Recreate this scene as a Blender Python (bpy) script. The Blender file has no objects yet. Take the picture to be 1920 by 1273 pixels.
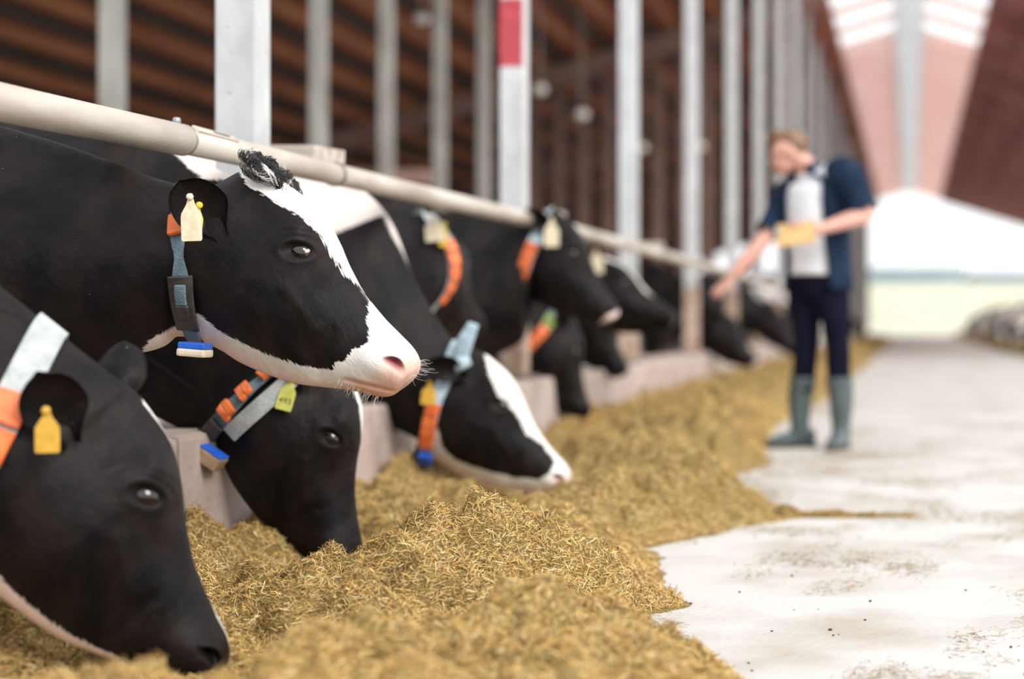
import bpy, bmesh, math, random
import numpy as np
from mathutils import Vector, Matrix

random.seed(7); rng = np.random.default_rng(7)
scene = bpy.context.scene
COL = scene.collection
PI = math.pi

# ------------------------------------------------------------------ camera
# aisle runs along +Y, cows stand on the left (-X) and face +X
FPX, VX, VY, CZ = 3200.0, 1705.0, 603.0, 0.70
cam_d = bpy.data.cameras.new('camera'); cam = bpy.data.objects.new('camera', cam_d); COL.objects.link(cam)
cam.location = (0, 0, CZ); cam.rotation_euler = (PI/2, 0, 0)
cam_d.sensor_width = 36; cam_d.lens = FPX/1920*36
cam_d.shift_x = -(VX-960)/1920; cam_d.shift_y = -(636.5-VY)/1920
cam_d.clip_start = .05; cam_d.clip_end = 2000
cam_d.dof.use_dof = True; cam_d.dof.focus_distance = 3.93; cam_d.dof.aperture_fstop = 1.35
scene.camera = cam

# ------------------------------------------------------------------ world, sun, exposure
w = bpy.data.worlds.new('sky'); scene.world = w; w.use_nodes = True
bg = w.node_tree.nodes['Background']; bg.inputs[0].default_value = (.965, .98, 1.0, 1); bg.inputs[1].default_value = 1.25
sd = bpy.data.lights.new('sun', 'SUN'); sun = bpy.data.objects.new('sun', sd); COL.objects.link(sun)
sd.energy = 2.5; sd.angle = math.radians(28); sd.color = (1, .965, .91)
sun.rotation_euler = Vector((-.68, .50, -.60)).to_track_quat('-Z', 'Y').to_euler(); sun.location = (6, -4, 12)
vs = scene.view_settings
vs.view_transform = 'Standard'; vs.look = 'None'; vs.gamma = 1; vs.use_curve_mapping = False; vs.exposure = 0.24
scene.cycles.max_bounces = 6; scene.cycles.diffuse_bounces = 4; scene.cycles.use_denoising = True

# ------------------------------------------------------------------ helpers
def P(px, py, Y): return np.array([(px-VX)*Y/FPX, Y, CZ-(py-VY)*Y/FPX])
def tag(o, label=None, cat=None, group=None, kind=None):
    if label: o['label'] = label
    if cat: o['category'] = cat
    if group: o['group'] = group
    if kind: o['kind'] = kind
    return o
def link(o, parent=None):
    COL.objects.link(o)
    if parent is not None: o.parent = parent
    return o
def empty(name, loc=(0, 0, 0)):
    o = bpy.data.objects.new(name, None); o.location = loc; o.empty_display_size = .1; COL.objects.link(o); return o
def mesh_obj(name, verts, faces, mats, parent=None, smooth=True, loc=None):
    """verts in world coordinates; under a parent they are made local to the parent's location."""
    V = np.asarray(verts, dtype=float)
    off = np.zeros(3)
    if parent is not None: off = np.array(parent.matrix_basis.translation)
    p = parent.parent if parent is not None else None
    while p is not None: off = off+np.array(p.matrix_basis.translation); p = p.parent
    me = bpy.data.meshes.new(name)
    me.from_pydata((V-off).tolist(), [], [list(map(int, f)) for f in faces])
    if not isinstance(mats, (list, tuple)): mats = [mats]
    for m in mats: me.materials.append(m)
    if smooth: me.polygons.foreach_set('use_smooth', np.ones(len(me.polygons), bool))
    me.update()
    o = bpy.data.objects.new(name, me); return link(o, parent)
def fast_mesh(name, V, quads, mat, col=None, smooth=False, parent=None):
    me = bpy.data.meshes.new(name); n = len(quads)
    me.vertices.add(len(V)); me.vertices.foreach_set('co', np.ascontiguousarray(V, dtype=np.float32).ravel())
    k = quads.shape[1]
    me.loops.add(n*k); me.loops.foreach_set('vertex_index', np.ascontiguousarray(quads, dtype=np.int32).ravel())
    me.polygons.add(n); me.polygons.foreach_set('loop_start', np.arange(0, n*k, k, dtype=np.int32))
    if smooth: me.polygons.foreach_set('use_smooth', np.ones(n, bool))
    me.update(calc_edges=True); me.validate()
    me.materials.append(mat)
    if col is not None:
        a = me.attributes.new('tint', 'FLOAT_COLOR', 'POINT')
        c = np.ones((len(V), 4), np.float32); c[:, :3] = col; a.data.foreach_set('color', c.ravel())
    o = bpy.data.objects.new(name, me); return link(o, parent)
BOXF = [(0, 3, 2, 1), (4, 5, 6, 7), (0, 1, 5, 4), (1, 2, 6, 5), (2, 3, 7, 6), (3, 0, 4, 7)]
def box_v(x0, x1, y0, y1, z0, z1):
    return [(x0, y0, z0), (x1, y0, z0), (x1, y1, z0), (x0, y1, z0), (x0, y0, z1), (x1, y0, z1), (x1, y1, z1), (x0, y1, z1)]
def box(name, x0, x1, y0, y1, z0, z1, mat, parent=None, bevel=0.0):
    o = mesh_obj(name, box_v(x0, x1, y0, y1, z0, z1), BOXF, mat, parent, smooth=False)
    if bevel: bev(o, bevel)
    return o
def bev(o, wd, seg=2):
    bm = bmesh.new(); bm.from_mesh(o.data)
    bmesh.ops.bevel(bm, geom=bm.edges[:], offset=wd, segments=seg, profile=.6, affect='EDGES')
    bm.to_mesh(o.data); bm.free()
def frame_box(c, ax, ay, az, hx, hy, hz):
    c, ax, ay, az = map(np.asarray, (c, ax, ay, az)); out = []
    for sz in (-1, 1):
        for sx, sy in ((-1, -1), (1, -1), (1, 1), (-1, 1)): out.append(c+ax*hx*sx+ay*hy*sy+az*hz*sz)
    return out
def unit(v):
    v = np.asarray(v, float); return v/(np.linalg.norm(v, axis=-1, keepdims=True)+1e-12)
def cr(pts, n):
    """Catmull-Rom through rows of pts; n = list of subdivisions per segment (or one int). Returns samples and float index."""
    pts = np.asarray(pts, float); m = len(pts)
    if isinstance(n, int): n = [n]*(m-1)
    ext = np.vstack([2*pts[:1]-pts[1:2], pts, 2*pts[-1:]-pts[-2:-1]])
    out, idx = [], []
    for i in range(m-1):
        p0, p1, p2, p3 = ext[i:i+4]
        for k in range(n[i]):
            t = k/n[i]
            out.append(.5*(2*p1+(p2-p0)*t+(2*p0-5*p1+4*p2-p3)*t*t+(3*p1-p0-3*p2+p3)*t**3)); idx.append(i+t)
    out.append(pts[-1]); idx.append(m-1)
    return np.array(out), np.array(idx)
def grid_faces(nu, nv, closed_v=True, flip=False, off=0):
    F = []
    for i in range(nu-1):
        for j in range(nv if closed_v else nv-1):
            a = off+i*nv+j; b = off+i*nv+(j+1) % nv; f = (a, b, b+nv, a+nv)
            F.append(f[::-1] if flip else f)
    return F
def tube_v(pts, radii, n=12, sub=4, up=(0, 0, 1), caps=True):
    """smooth tube through pts; radii scalars or (a,b) pairs. Returns verts, faces."""
    pts = np.asarray(pts, float); R = np.array([r if isinstance(r, (tuple, list)) else (r, r) for r in radii], float)
    D, _ = cr(np.hstack([pts, R]), sub); C = D[:, :3]; R = np.abs(D[:, 3:])
    T = unit(np.gradient(C, axis=0)); u = np.asarray(up, float)
    S = np.cross(T, u); bad = np.linalg.norm(S, axis=1) < .15
    S[bad] = np.cross(T[bad], np.array([1, .2, .1])); S = unit(S)
    for i in range(1, len(S)):
        s = S[i-1]-T[i]*np.dot(S[i-1], T[i]); S[i] = s/(np.linalg.norm(s)+1e-9)
    N = np.cross(S, T); th = np.linspace(0, 2*PI, n, endpoint=False)
    V = (C[:, None]+S[:, None]*(R[:, None, :1]*np.cos(th)[None, :, None])+N[:, None]*(R[:, None, 1:]*np.sin(th)[None, :, None])).reshape(-1, 3)
    F = grid_faces(len(C), n)
    if caps:
        F.append(tuple(range(n))[::-1]); b = (len(C)-1)*n; F.append(tuple(range(b, b+n)))
    return V, F
def join_vf(parts):
    V, F, o = [], [], 0
    for v, f in parts:
        v = np.asarray(v, float); V.append(v); F += [tuple(i+o for i in q) for q in f]; o += len(v)
    return np.vstack(V), F
def ell_v(c, r, ax=None, n=20, m=14):
    c = np.asarray(c, float); A = np.eye(3) if ax is None else np.asarray(ax, float)
    V, F = [], []
    for i in range(m+1):
        ph = PI*i/m
        for j in range(n):
            th = 2*PI*j/n
            d = np.array([math.sin(ph)*math.cos(th)*r[0], math.sin(ph)*math.sin(th)*r[1], math.cos(ph)*r[2]])
            V.append(c+d@A)
    for i in range(m):
        for j in range(n):
            F.append((i*n+j, (i+1)*n+j, (i+1)*n+(j+1) % n, i*n+(j+1) % n))
    return np.array(V), F
def remesh(o, voxel, smooth=3):
    m = o.modifiers.new('r', 'REMESH'); m.mode = 'VOXEL'; m.voxel_size = voxel; m.use_smooth_shade = True
    if smooth:
        s = o.modifiers.new('s', 'SMOOTH'); s.iterations = smooth; s.factor = .5
    dg = bpy.context.evaluated_depsgraph_get(); dg.update()
    me = bpy.data.meshes.new_from_object(o.evaluated_get(dg)); mats = list(o.data.materials)
    o.modifiers.clear(); o.data = me
    if not len(me.materials):
        for q in mats: me.materials.append(q)
def sstep(a, b, x):
    t = np.clip((x-a)/(b-a), 0, 1); return t*t*(3-2*t)
_lat = rng.random((256, 256))
def vnoise(x, y):
    xi = np.floor(x).astype(int); yi = np.floor(y).astype(int); fx = x-xi; fy = y-yi
    fx = fx*fx*(3-2*fx); fy = fy*fy*(3-2*fy); g = lambda a, b: _lat[a % 256, b % 256]
    return (g(xi, yi)*(1-fx)+g(xi+1, yi)*fx)*(1-fy)+(g(xi, yi+1)*(1-fx)+g(xi+1, yi+1)*fx)*fy
def fbm(x, y, o=4, s=0):
    r = 0; a = .5
    for k in range(o): r = r+a*(vnoise(x*2**k+17.3*k+s, y*2**k+9.1*k+s*1.7)-.5); a *= .5
    return r
def poly_sd(px, py, poly):
    """signed distance to polygon, positive inside."""
    poly = np.asarray(poly, float); d = np.full(px.shape, 1e9); ins = np.zeros(px.shape, bool); n = len(poly)
    for i in range(n):
        a = poly[i]; b = poly[(i+1) % n]; e = b-a
        wx, wy = px-a[0], py-a[1]; t = np.clip((wx*e[0]+wy*e[1])/(e@e+1e-12), 0, 1)
        d = np.minimum(d, (wx-e[0]*t)**2+(wy-e[1]*t)**2)
        c = ((a[1] > py) != (b[1] > py)) & (px < (b[0]-a[0])*(py-a[1])/(b[1]-a[1]+1e-12)+a[0]); ins ^= c
    return np.where(ins, 1, -1)*np.sqrt(d)

# ------------------------------------------------------------------ materials
def nodes_of(m): m.use_nodes = True; nt = m.node_tree; return nt, nt.nodes, nt.links, nt.nodes['Principled BSDF']
def mat(name, c1, c2=None, rough=.6, scale=8, bump=0.0, bscale=None, stretch=(1, 1, 1), metal=0, spec=.5, lo=.35, hi=.65, sheen=0, detail=6):
    m = bpy.data.materials.new(name); nt, N, L, b = nodes_of(m)
    b.inputs['Roughness'].default_value = rough; b.inputs['Metallic'].default_value = metal; b.inputs['Specular IOR Level'].default_value = spec
    if sheen: b.inputs['Sheen Weight'].default_value = sheen
    tc = N.new('ShaderNodeTexCoord'); mp = N.new('ShaderNodeMapping'); mp.inputs['Scale'].default_value = stretch
    L.new(tc.outputs['Object'], mp.inputs['Vector'])
    no = N.new('ShaderNodeTexNoise'); no.inputs['Scale'].default_value = scale; no.inputs['Detail'].default_value = detail
    L.new(mp.outputs[0], no.inputs['Vector'])
    rp = N.new('ShaderNodeValToRGB'); rp.color_ramp.elements[0].position = lo; rp.color_ramp.elements[1].position = hi
    rp.color_ramp.elements[0].color = (*c1, 1); rp.color_ramp.elements[1].color = (*(c2 or c1), 1)
    L.new(no.outputs[0], rp.inputs[0]); L.new(rp.outputs[0], b.inputs['Base Color'])
    if bump:
        n2 = N.new('ShaderNodeTexNoise'); n2.inputs['Scale'].default_value = bscale or scale*4; n2.inputs['Detail'].default_value = 6
        L.new(mp.outputs[0], n2.inputs['Vector'])
        bp = N.new('ShaderNodeBump'); bp.inputs['Strength'].default_value = bump; bp.inputs['Distance'].default_value = .01
        L.new(n2.outputs[0], bp.inputs['Height']); L.new(bp.outputs[0], b.inputs['Normal'])
    return m
def tint_mat(name, rough=.75, amount=1.0):
    m = bpy.data.materials.new(name); nt, N, L, b = nodes_of(m)
    a = N.new('ShaderNodeAttribute'); a.attribute_name = 'tint'; L.new(a.outputs['Color'], b.inputs['Base Color'])
    b.inputs['Roughness'].default_value = rough; b.inputs['Specular IOR Level'].default_value = .25
    return m
def coat_mat():
    m = bpy.data.materials.new('cow coat'); nt, N, L, b = nodes_of(m)
    def at(n): a = N.new('ShaderNodeAttribute'); a.attribute_name = n; return a
    def math_(op, x, y=None, clamp=False):
        q = N.new('ShaderNodeMath'); q.operation = op; q.use_clamp = clamp
        for i, v in enumerate((x, y)):
            if v is None: continue
            if isinstance(v, (int, float)): q.inputs[i].default_value = v
            else: L.new(v, q.inputs[i])
        return q.outputs[0]
    fl = at('flow'); wh = at('white'); pk = at('pink'); dm = at('damp')
    def noise(sc, st, det=5):
        mp = N.new('ShaderNodeMapping'); mp.inputs['Scale'].default_value = st; L.new(fl.outputs['Vector'], mp.inputs['Vector'])
        n = N.new('ShaderNodeTexNoise'); n.inputs['Scale'].default_value = sc; n.inputs['Detail'].default_value = det; L.new(mp.outputs[0], n.inputs['Vector'])
        return n.outputs[0]
    hair = noise(1, (60, 420, 60), 3); wave = noise(9, (1, 1, 1), 4); edge = noise(1, (45, 170, 60), 4); fine = noise(1, (300, 300, 300), 2)
    wd = math_('ADD', wh.outputs['Fac'], math_('MULTIPLY', math_('SUBTRACT', edge, .5), .022))
    msk = math_('MULTIPLY', wd, 260, False); msk = math_('ADD', msk, .5, True)
    # black hair: near-black with brown cast where the coat is dusty
    rb = N.new('ShaderNodeValToRGB'); L.new(wave, rb.inputs[0])
    rb.color_ramp.elements[0].position = .38; rb.color_ramp.elements[0].color = (.0040, .0035, .0043, 1)
    rb.color_ramp.elements[1].position = .68; rb.color_ramp.elements[1].color = (.016, .0110, .0100, 1)
    # dust specks
    sp = math_('MULTIPLY', math_('GREATER_THAN', noise(1, (105, 105, 105), 1), .80), .28)
    mx0 = N.new('ShaderNodeMix'); mx0.data_type = 'RGBA'; L.new(sp, mx0.inputs['Factor']); L.new(rb.outputs[0], mx0.inputs['A']); mx0.inputs['B'].default_value = (.35, .31, .26, 1)
    rw = N.new('ShaderNodeValToRGB'); L.new(hair, rw.inputs[0])
    rw.color_ramp.elements[0].position = .25; rw.color_ramp.elements[0].color = (.66, .62, .57, 1)
    rw.color_ramp.elements[1].position = .55; rw.color_ramp.elements[1].color = (.83, .81, .78, 1)
    mxp = N.new('ShaderNodeMix'); mxp.data_type = 'RGBA'; L.new(pk.outputs['Fac'], mxp.inputs['Factor']); L.new(rw.outputs[0], mxp.inputs['A']); mxp.inputs['B'].default_value = (.72, .40, .29, 1)
    mx = N.new('ShaderNodeMix'); mx.data_type = 'RGBA'; L.new(msk, mx.inputs['Factor']); L.new(mx0.outputs['Result'], mx.inputs['A']); L.new(mxp.outputs['Result'], mx.inputs['B'])
    mxd = N.new('ShaderNodeMix'); mxd.data_type = 'RGBA'; L.new(at('raw').outputs['Fac'], mxd.inputs['Factor']); L.new(mx.outputs['Result'], mxd.inputs['A']); mxd.inputs['B'].default_value = (.30, .075, .085, 1)
    L.new(mxd.outputs['Result'], b.inputs['Base Color'])
    rr = math_('SUBTRACT', math_('ADD', .36, math_('MULTIPLY', hair, .2)), math_('MULTIPLY', dm.outputs['Fac'], .22)); L.new(rr, b.inputs['Roughness'])
    b.inputs['Specular IOR Level'].default_value = .14
    b.inputs['Sheen Weight'].default_value = .0; b.inputs['Sheen Roughness'].default_value = .35
    bp = N.new('ShaderNodeBump'); bp.inputs['Strength'].default_value = .35; bp.inputs['Distance'].default_value = .004
    hh = math_('ADD', hair, math_('MULTIPLY', fine, .3)); L.new(hh, bp.inputs['Height'])
    b2 = N.new('ShaderNodeBump'); b2.inputs['Strength'].default_value = .45; b2.inputs['Distance'].default_value = .02
    L.new(wave, b2.inputs['Height']); L.new(bp.outputs[0], b2.inputs['Normal']); L.new(b2.outputs[0], b.inputs['Normal'])
    return m

M = {}
M['coat'] = coat_mat()
M['eye'] = mat('eye', (.004, .003, .004), (.012, .007, .006), rough=.04, scale=20, spec=.9)
M['eye_white'] = mat('eye white', (.62, .47, .42), (.7, .58, .52), rough=.2, scale=30)
M['dark_hair'] = mat('dark hair', (.012, .011, .012), (.05, .045, .045), rough=.4, scale=60)
M['white_hair'] = mat('white hair', (.75, .72, .68), (.85, .82, .8), rough=.4, scale=60)
M['pipe'] = mat('galvanised pipe', (.30, .235, .185), (.62, .565, .50), rough=.46, scale=5, bump=.12, bscale=60, stretch=(1, .25, 1), metal=.2, spec=.5, lo=.28, hi=.6)
M['clamp'] = mat('worn clamp steel', (.18, .15, .13), (.34, .3, .27), rough=.45, scale=40, metal=.6)
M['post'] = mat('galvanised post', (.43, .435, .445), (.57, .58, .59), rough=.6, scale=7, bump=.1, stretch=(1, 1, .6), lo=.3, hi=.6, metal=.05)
def rust_spots(m, thr=.70):
    nt = m.node_tree; N = nt.nodes; L = nt.links; b = N['Principled BSDF']; src = b.inputs['Base Color'].links[0].from_socket
    tc = N.new('ShaderNodeTexCoord'); no = N.new('ShaderNodeTexNoise'); no.inputs['Scale'].default_value = 26; no.inputs['Detail'].default_value = 3; L.new(tc.outputs['Object'], no.inputs['Vector'])
    r = N.new('ShaderNodeValToRGB'); r.color_ramp.elements[0].position = thr; r.color_ramp.elements[1].position = thr+.05; L.new(no.outputs[0], r.inputs[0])
    mx = N.new('ShaderNodeMix'); mx.data_type = 'RGBA'; L.new(r.outputs[0], mx.inputs['Factor']); L.new(src, mx.inputs['A']); mx.inputs['B'].default_value = (.30, .20, .13, 1); L.new(mx.outputs['Result'], b.inputs['Base Color'])
rust_spots(M['post']); rust_spots(M['pipe'], .74)
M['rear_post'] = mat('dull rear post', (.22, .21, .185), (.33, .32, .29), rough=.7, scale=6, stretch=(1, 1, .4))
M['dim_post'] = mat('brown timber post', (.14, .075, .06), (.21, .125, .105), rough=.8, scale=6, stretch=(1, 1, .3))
M['red'] = mat('red paint', (.36, .030, .048), (.50, .07, .09), rough=.6, scale=22, bump=.2, lo=.3, hi=.7)
M['stain'] = mat('rusty grime', (.33, .20, .13), (.55, .44, .36), rough=.8, scale=14)
M['concrete'] = mat('kerb concrete', (.36, .27, .235), (.54, .44, .39), rough=.88, scale=5, bump=.35, bscale=40, lo=.3, hi=.7)
M['floor'] = mat('aisle concrete', (.42, .37, .315), (.575, .55, .525), rough=.62, scale=2.2, bump=.35, bscale=40, lo=.30, hi=.55, detail=12)
M['wood'] = mat('grey weathered wood', (.36, .31, .27), (.55, .49, .43), rough=.85, scale=4, bump=.3, stretch=(1, 8, 8))
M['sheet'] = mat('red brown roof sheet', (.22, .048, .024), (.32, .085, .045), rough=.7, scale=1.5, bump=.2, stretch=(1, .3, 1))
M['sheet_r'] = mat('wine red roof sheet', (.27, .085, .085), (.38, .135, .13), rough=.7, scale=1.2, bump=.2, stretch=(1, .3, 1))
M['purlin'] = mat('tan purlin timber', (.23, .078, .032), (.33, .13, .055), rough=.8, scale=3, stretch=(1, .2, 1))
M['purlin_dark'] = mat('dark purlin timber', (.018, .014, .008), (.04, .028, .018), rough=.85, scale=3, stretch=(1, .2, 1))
M['rafter'] = mat('rafter timber', (.19, .105, .085), (.27, .16, .135), rough=.8, scale=3)
M['wallboard'] = mat('dark brown wall board', (.06, .020, .013), (.10, .038, .026), rough=.8, scale=3, stretch=(1, 1, .2))
M['gravel'] = mat('pale outdoor ground', (.50, .48, .40), (.62, .60, .52), rough=.9, scale=.3)
M['grass'] = mat('pale meadow', (.47, .46, .32), (.58, .57, .44), rough=.9, scale=.06, lo=.3, hi=.7)
M['green'] = mat('fresh grass', (.22, .42, .06), (.36, .55, .12), rough=.9, scale=1)
M['shed'] = mat('pale blue shed', (.20, .30, .38), (.28, .37, .44), rough=.6, scale=.3)
M['shed_roof'] = mat('grey shed roof', (.26, .29, .29), (.34, .37, .36), rough=.7, scale=.3)
M['hedge'] = mat('distant tree leaves', (.07, .09, .05), (.12, .14, .09), rough=.9, scale=1)
M['strap'] = mat('blue grey webbing', (.075, .13, .165), (.16, .235, .275), rough=.8, scale=30, bump=.5, bscale=260, stretch=(1, 1, 1))
M['strap_pale'] = mat('pale grey webbing', (.34, .37, .375), (.50, .53, .53), rough=.8, scale=30, bump=.4, bscale=200)
M['strap_blue'] = mat('light blue webbing', (.30, .43, .50), (.48, .60, .65), rough=.7, scale=30, bump=.4, bscale=200)
M['orange'] = mat('orange plastic', (.72, .12, .025), (.86, .22, .06), rough=.42, scale=24, bump=.15)
M['black_plastic'] = mat('black plastic', (.022, .02, .02), (.055, .045, .04), rough=.4, scale=30, bump=.2)
M['blue_plastic'] = mat('blue plastic', (.015, .09, .50), (.03, .14, .62), rough=.4, scale=20)
M['beige_plastic'] = mat('beige plastic', (.56, .46, .35), (.72, .64, .52), rough=.5, scale=20)
M['brown_plastic'] = mat('muddy plastic', (.24, .15, .085), (.42, .30, .19), rough=.55, scale=25)
M['green_plastic'] = mat('green plastic', (.22, .33, .06), (.30, .42, .10), rough=.5, scale=25)
M['steel'] = mat('dull steel', (.30, .30, .30), (.5, .5, .5), rough=.35, scale=30, metal=.7)
M['cream_tag'] = mat('cream ear tag', (.66, .55, .36), (.76, .68, .50), rough=.5, scale=45, bump=.15)
M['yellow_tag'] = mat('yellow ear tag', (.62, .43, .025), (.74, .55, .06), rough=.5, scale=50, bump=.15)
M['ochre_tag'] = mat('ochre ear tag', (.55, .30, .03), (.66, .40, .05), rough=.5, scale=50)
M['lime_tag'] = mat('yellow green ear tag', (.55, .56, .10), (.66, .66, .18), rough=.5, scale=50)
M['ink'] = mat('faded ink', (.10, .10, .03), (.2, .2, .06), rough=.7, scale=80)
M['skin'] = mat('skin', (.60, .30, .23), (.68, .37, .29), rough=.5, scale=12)
M['hand_skin'] = M['skin']
M['hair'] = mat('light brown hair', (.10, .05, .028), (.26, .155, .085), rough=.5, scale=40, stretch=(1, 1, .3), lo=.3, hi=.7)
M['tee'] = mat('white cotton', (.72, .72, .76), (.80, .80, .83), rough=.85, scale=8, bump=.3, bscale=14)
M['navy'] = mat('navy shirt cloth', (.007, .017, .040), (.014, .030, .062), rough=.9, scale=12, bump=.4, bscale=16, spec=.2)
M['jeans'] = mat('dark indigo denim', (.0035, .0035, .012), (.008, .008, .021), rough=.95, scale=14, bump=.4, bscale=18, stretch=(1, 1, .4), spec=.12)
M['boot'] = mat('grey green rubber', (.06, .088, .09), (.10, .135, .135), rough=.45, scale=8)
M['sole'] = mat('dark boot sole', (.05, .04, .035), (.08, .07, .06), rough=.8, scale=20)
M['board'] = mat('tan clipboard', (.55, .33, .12), (.66, .42, .18), rough=.6, scale=8)
M['paper'] = mat('paper', (.78, .77, .74), (.82, .81, .79), rough=.8, scale=8)
M['lamp'] = mat('dusty lamp glass', (.62, .60, .52), (.74, .72, .64), rough=.3, scale=10)
M['straw'] = tint_mat('silage strands')
def pane_mat(nm, ca, cb):
    m = bpy.data.materials.new(nm); m.use_nodes = True; nt = m.node_tree; N = nt.nodes; L = nt.links
    N.remove(N['Principled BSDF']); out = N['Material Output']
    tr = N.new('ShaderNodeBsdfTranslucent'); df = N.new('ShaderNodeBsdfDiffuse'); mx = N.new('ShaderNodeMixShader')
    tc = N.new('ShaderNodeTexCoord'); no = N.new('ShaderNodeTexNoise'); no.inputs['Scale'].default_value = .8; L.new(tc.outputs['Object'], no.inputs['Vector'])
    rp = N.new('ShaderNodeValToRGB'); rp.color_ramp.elements[0].color = (*ca, 1); rp.color_ramp.elements[1].color = (*cb, 1); rp.color_ramp.elements[0].position = .3; rp.color_ramp.elements[1].position = .7
    L.new(no.outputs[0], rp.inputs[0]); L.new(rp.outputs[0], tr.inputs[0]); L.new(rp.outputs[0], df.inputs[0])
    mx.inputs[0].default_value = .4; L.new(tr.outputs[0], mx.inputs[1]); L.new(df.outputs[0], mx.inputs[2]); L.new(mx.outputs[0], out.inputs[0])
    return m
M['pane'] = pane_mat('translucent pink roof sheet', (.85, .66, .62), (.90, .74, .70)); M['ridge'] = pane_mat('translucent white ridge sheet', (.76, .77, .78), (.86, .87, .88))
def hay_base_mat():
    m = bpy.data.materials.new('silage heap'); nt, N, L, b = nodes_of(m)
    tc = N.new('ShaderNodeTexCoord')
    n1 = N.new('ShaderNodeTexNoise'); n1.inputs['Scale'].default_value = 9; n1.inputs['Detail'].default_value = 8; L.new(tc.outputs['Object'], n1.inputs['Vector'])
    n2 = N.new('ShaderNodeTexNoise'); n2.inputs['Scale'].default_value = 120; n2.inputs['Detail'].default_value = 5; n2.inputs['Distortion'].default_value = 1.5; L.new(tc.outputs['Object'], n2.inputs['Vector'])
    r = N.new('ShaderNodeValToRGB'); e = r.color_ramp.elements
    e[0].position = .3; e[0].color = (.075, .042, .014, 1); e[1].position = .7; e[1].color = (.55, .40, .17, 1)  # darker than the strands, so shade in their gaps is painted in
    k = e.new(.5); k.color = (.27, .18, .06, 1)
    q = N.new('ShaderNodeMath'); q.operation = 'MULTIPLY_ADD'; L.new(n2.outputs[0], q.inputs[0]); q.inputs[1].default_value = .75; 
    q2 = N.new('ShaderNodeMath'); q2.operation = 'MULTIPLY'; L.new(n1.outputs[0], q2.inputs[0]); q2.inputs[1].default_value = .3
    L.new(q2.outputs[0], q.inputs[2]); L.new(q.outputs[0], r.inputs[0]); L.new(r.outputs[0], b.inputs['Base Color'])
    b.inputs['Roughness'].default_value = .85; b.inputs['Specular IOR Level'].default_value = .2
    bp = N.new('ShaderNodeBump'); bp.inputs['Strength'].default_value = .9; bp.inputs['Distance'].default_value = .015; L.new(n2.outputs[0], bp.inputs['Height']); L.new(bp.outputs[0], b.inputs['Normal'])
    return m
M['hay'] = hay_base_mat()

# ------------------------------------------------------------------ the setting
YE = 90.0                                   # far end of the barn
RZ = 7.6; SL = .30                          # ridge height, roof slope
def roof_z(x): return RZ-SL*abs(x)
def slab(name, x0, x1, y0, y1, th, m, parent, dz=0.0):
    v = [(x0, y0, roof_z(x0)+dz), (x1, y0, roof_z(x1)+dz), (x1, y1, roof_z(x1)+dz), (x0, y1, roof_z(x0)+dz)]
    v = v+[(a, b, c+th) for a, b, c in v]
    return mesh_obj(name, v, BOXF, m, parent, smooth=False)

fl = box('floor', -16, 14, -6, YE+2, -.2, 0, M['floor']); tag(fl, 'pale worn concrete aisle floor with scattered straw', kind='structure')
YR0 = 31.0                                  # the roof over the near bays begins here
cl = empty('ceiling_left', (-8, 50, RZ)); tag(cl, 'dark red brown barn roof above the cows with purlins', kind='structure')
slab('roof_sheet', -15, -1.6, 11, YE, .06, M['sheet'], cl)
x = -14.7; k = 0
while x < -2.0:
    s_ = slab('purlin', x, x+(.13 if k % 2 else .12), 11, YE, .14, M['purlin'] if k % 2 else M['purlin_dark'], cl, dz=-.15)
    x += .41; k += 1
for yy in (32.0, 43.0, 54.0, 65.0, 76.0, 87.0):
    slab('rafter', -15, -1.6, yy-.11, yy+.11, .36, M['rafter'], cl, dz=-.50)
crt = empty('ceiling_right', (6, 50, RZ)); tag(crt, 'wine red barn roof slope above the aisle on the right', kind='structure')
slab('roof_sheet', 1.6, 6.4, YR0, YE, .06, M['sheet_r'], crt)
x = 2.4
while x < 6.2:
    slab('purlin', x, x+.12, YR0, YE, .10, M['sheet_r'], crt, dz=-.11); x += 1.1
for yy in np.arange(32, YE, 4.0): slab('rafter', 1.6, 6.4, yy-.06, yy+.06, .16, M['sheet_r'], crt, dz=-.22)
# ridge: white cap beam, crossbars, open light bays near, pink translucent sheets farther on
rg = empty('ceiling_ridge', (0, 50, RZ)); tag(rg, 'bright barn ridge with open light bays and pink translucent sheets', kind='structure')
box('ridge_beam', -.36, .36, YR0, YE, RZ-.12, RZ+.08, M['ridge'], rg)
for yy in np.arange(YR0, 41.0, 2.3):
    for s in (-1, 1): slab('crossbar', min(s*.36, s*1.62), max(s*.36, s*1.62), yy-.26, yy+.26, .12, M['pane'], rg, dz=-.05)
for i in range(9):
    y0 = 41.0+i*5.44
    for s in (-1, 1): slab('translucent_sheet', min(s*.34, s*1.62), max(s*.34, s*1.62), y0, y0+5.40, .03, M['pane'], rg)
# left long wall and the far gable on the left with light openings
wl = empty('wall_left', (-15, 50, 0)); tag(wl, 'dark brown boarded long wall behind the cows', kind='structure')
for i in range(40):
    box('wall_board', -15.1, -15.0+(.015 if i % 2 else 0), 10.5+i*1.99, 10.5+i*1.99+1.97, 0, 3.1, M['wallboard'], wl)
wf = empty('wall_far', (-8, YE, 0)); tag(wf, 'brown far gable wall with bright window openings', kind='structure')
box('lower_boarding', -15, -2.3, YE, YE+.15, 0, 3.3, M['wallboard'], wf)
ww = [(-11.6, -10.5), (-10.2, -8.5), (-8.2, -7.0), (-6.6, -5.2), (-4.8, -3.4)]
xs = [-15]+[q for a in ww for q in a]+[-2.3]
for a, b_ in zip(xs[0::2], xs[1::2]): box('window_pier', a, b_, YE, YE+.15, 3.3, 5.0, M['wallboard'], wf)
v = [(-15, YE, 5.0), (-2.3, YE, 5.0), (-2.3, YE, roof_z(2.3)), (-8.6, YE, 5.02), ]
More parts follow.
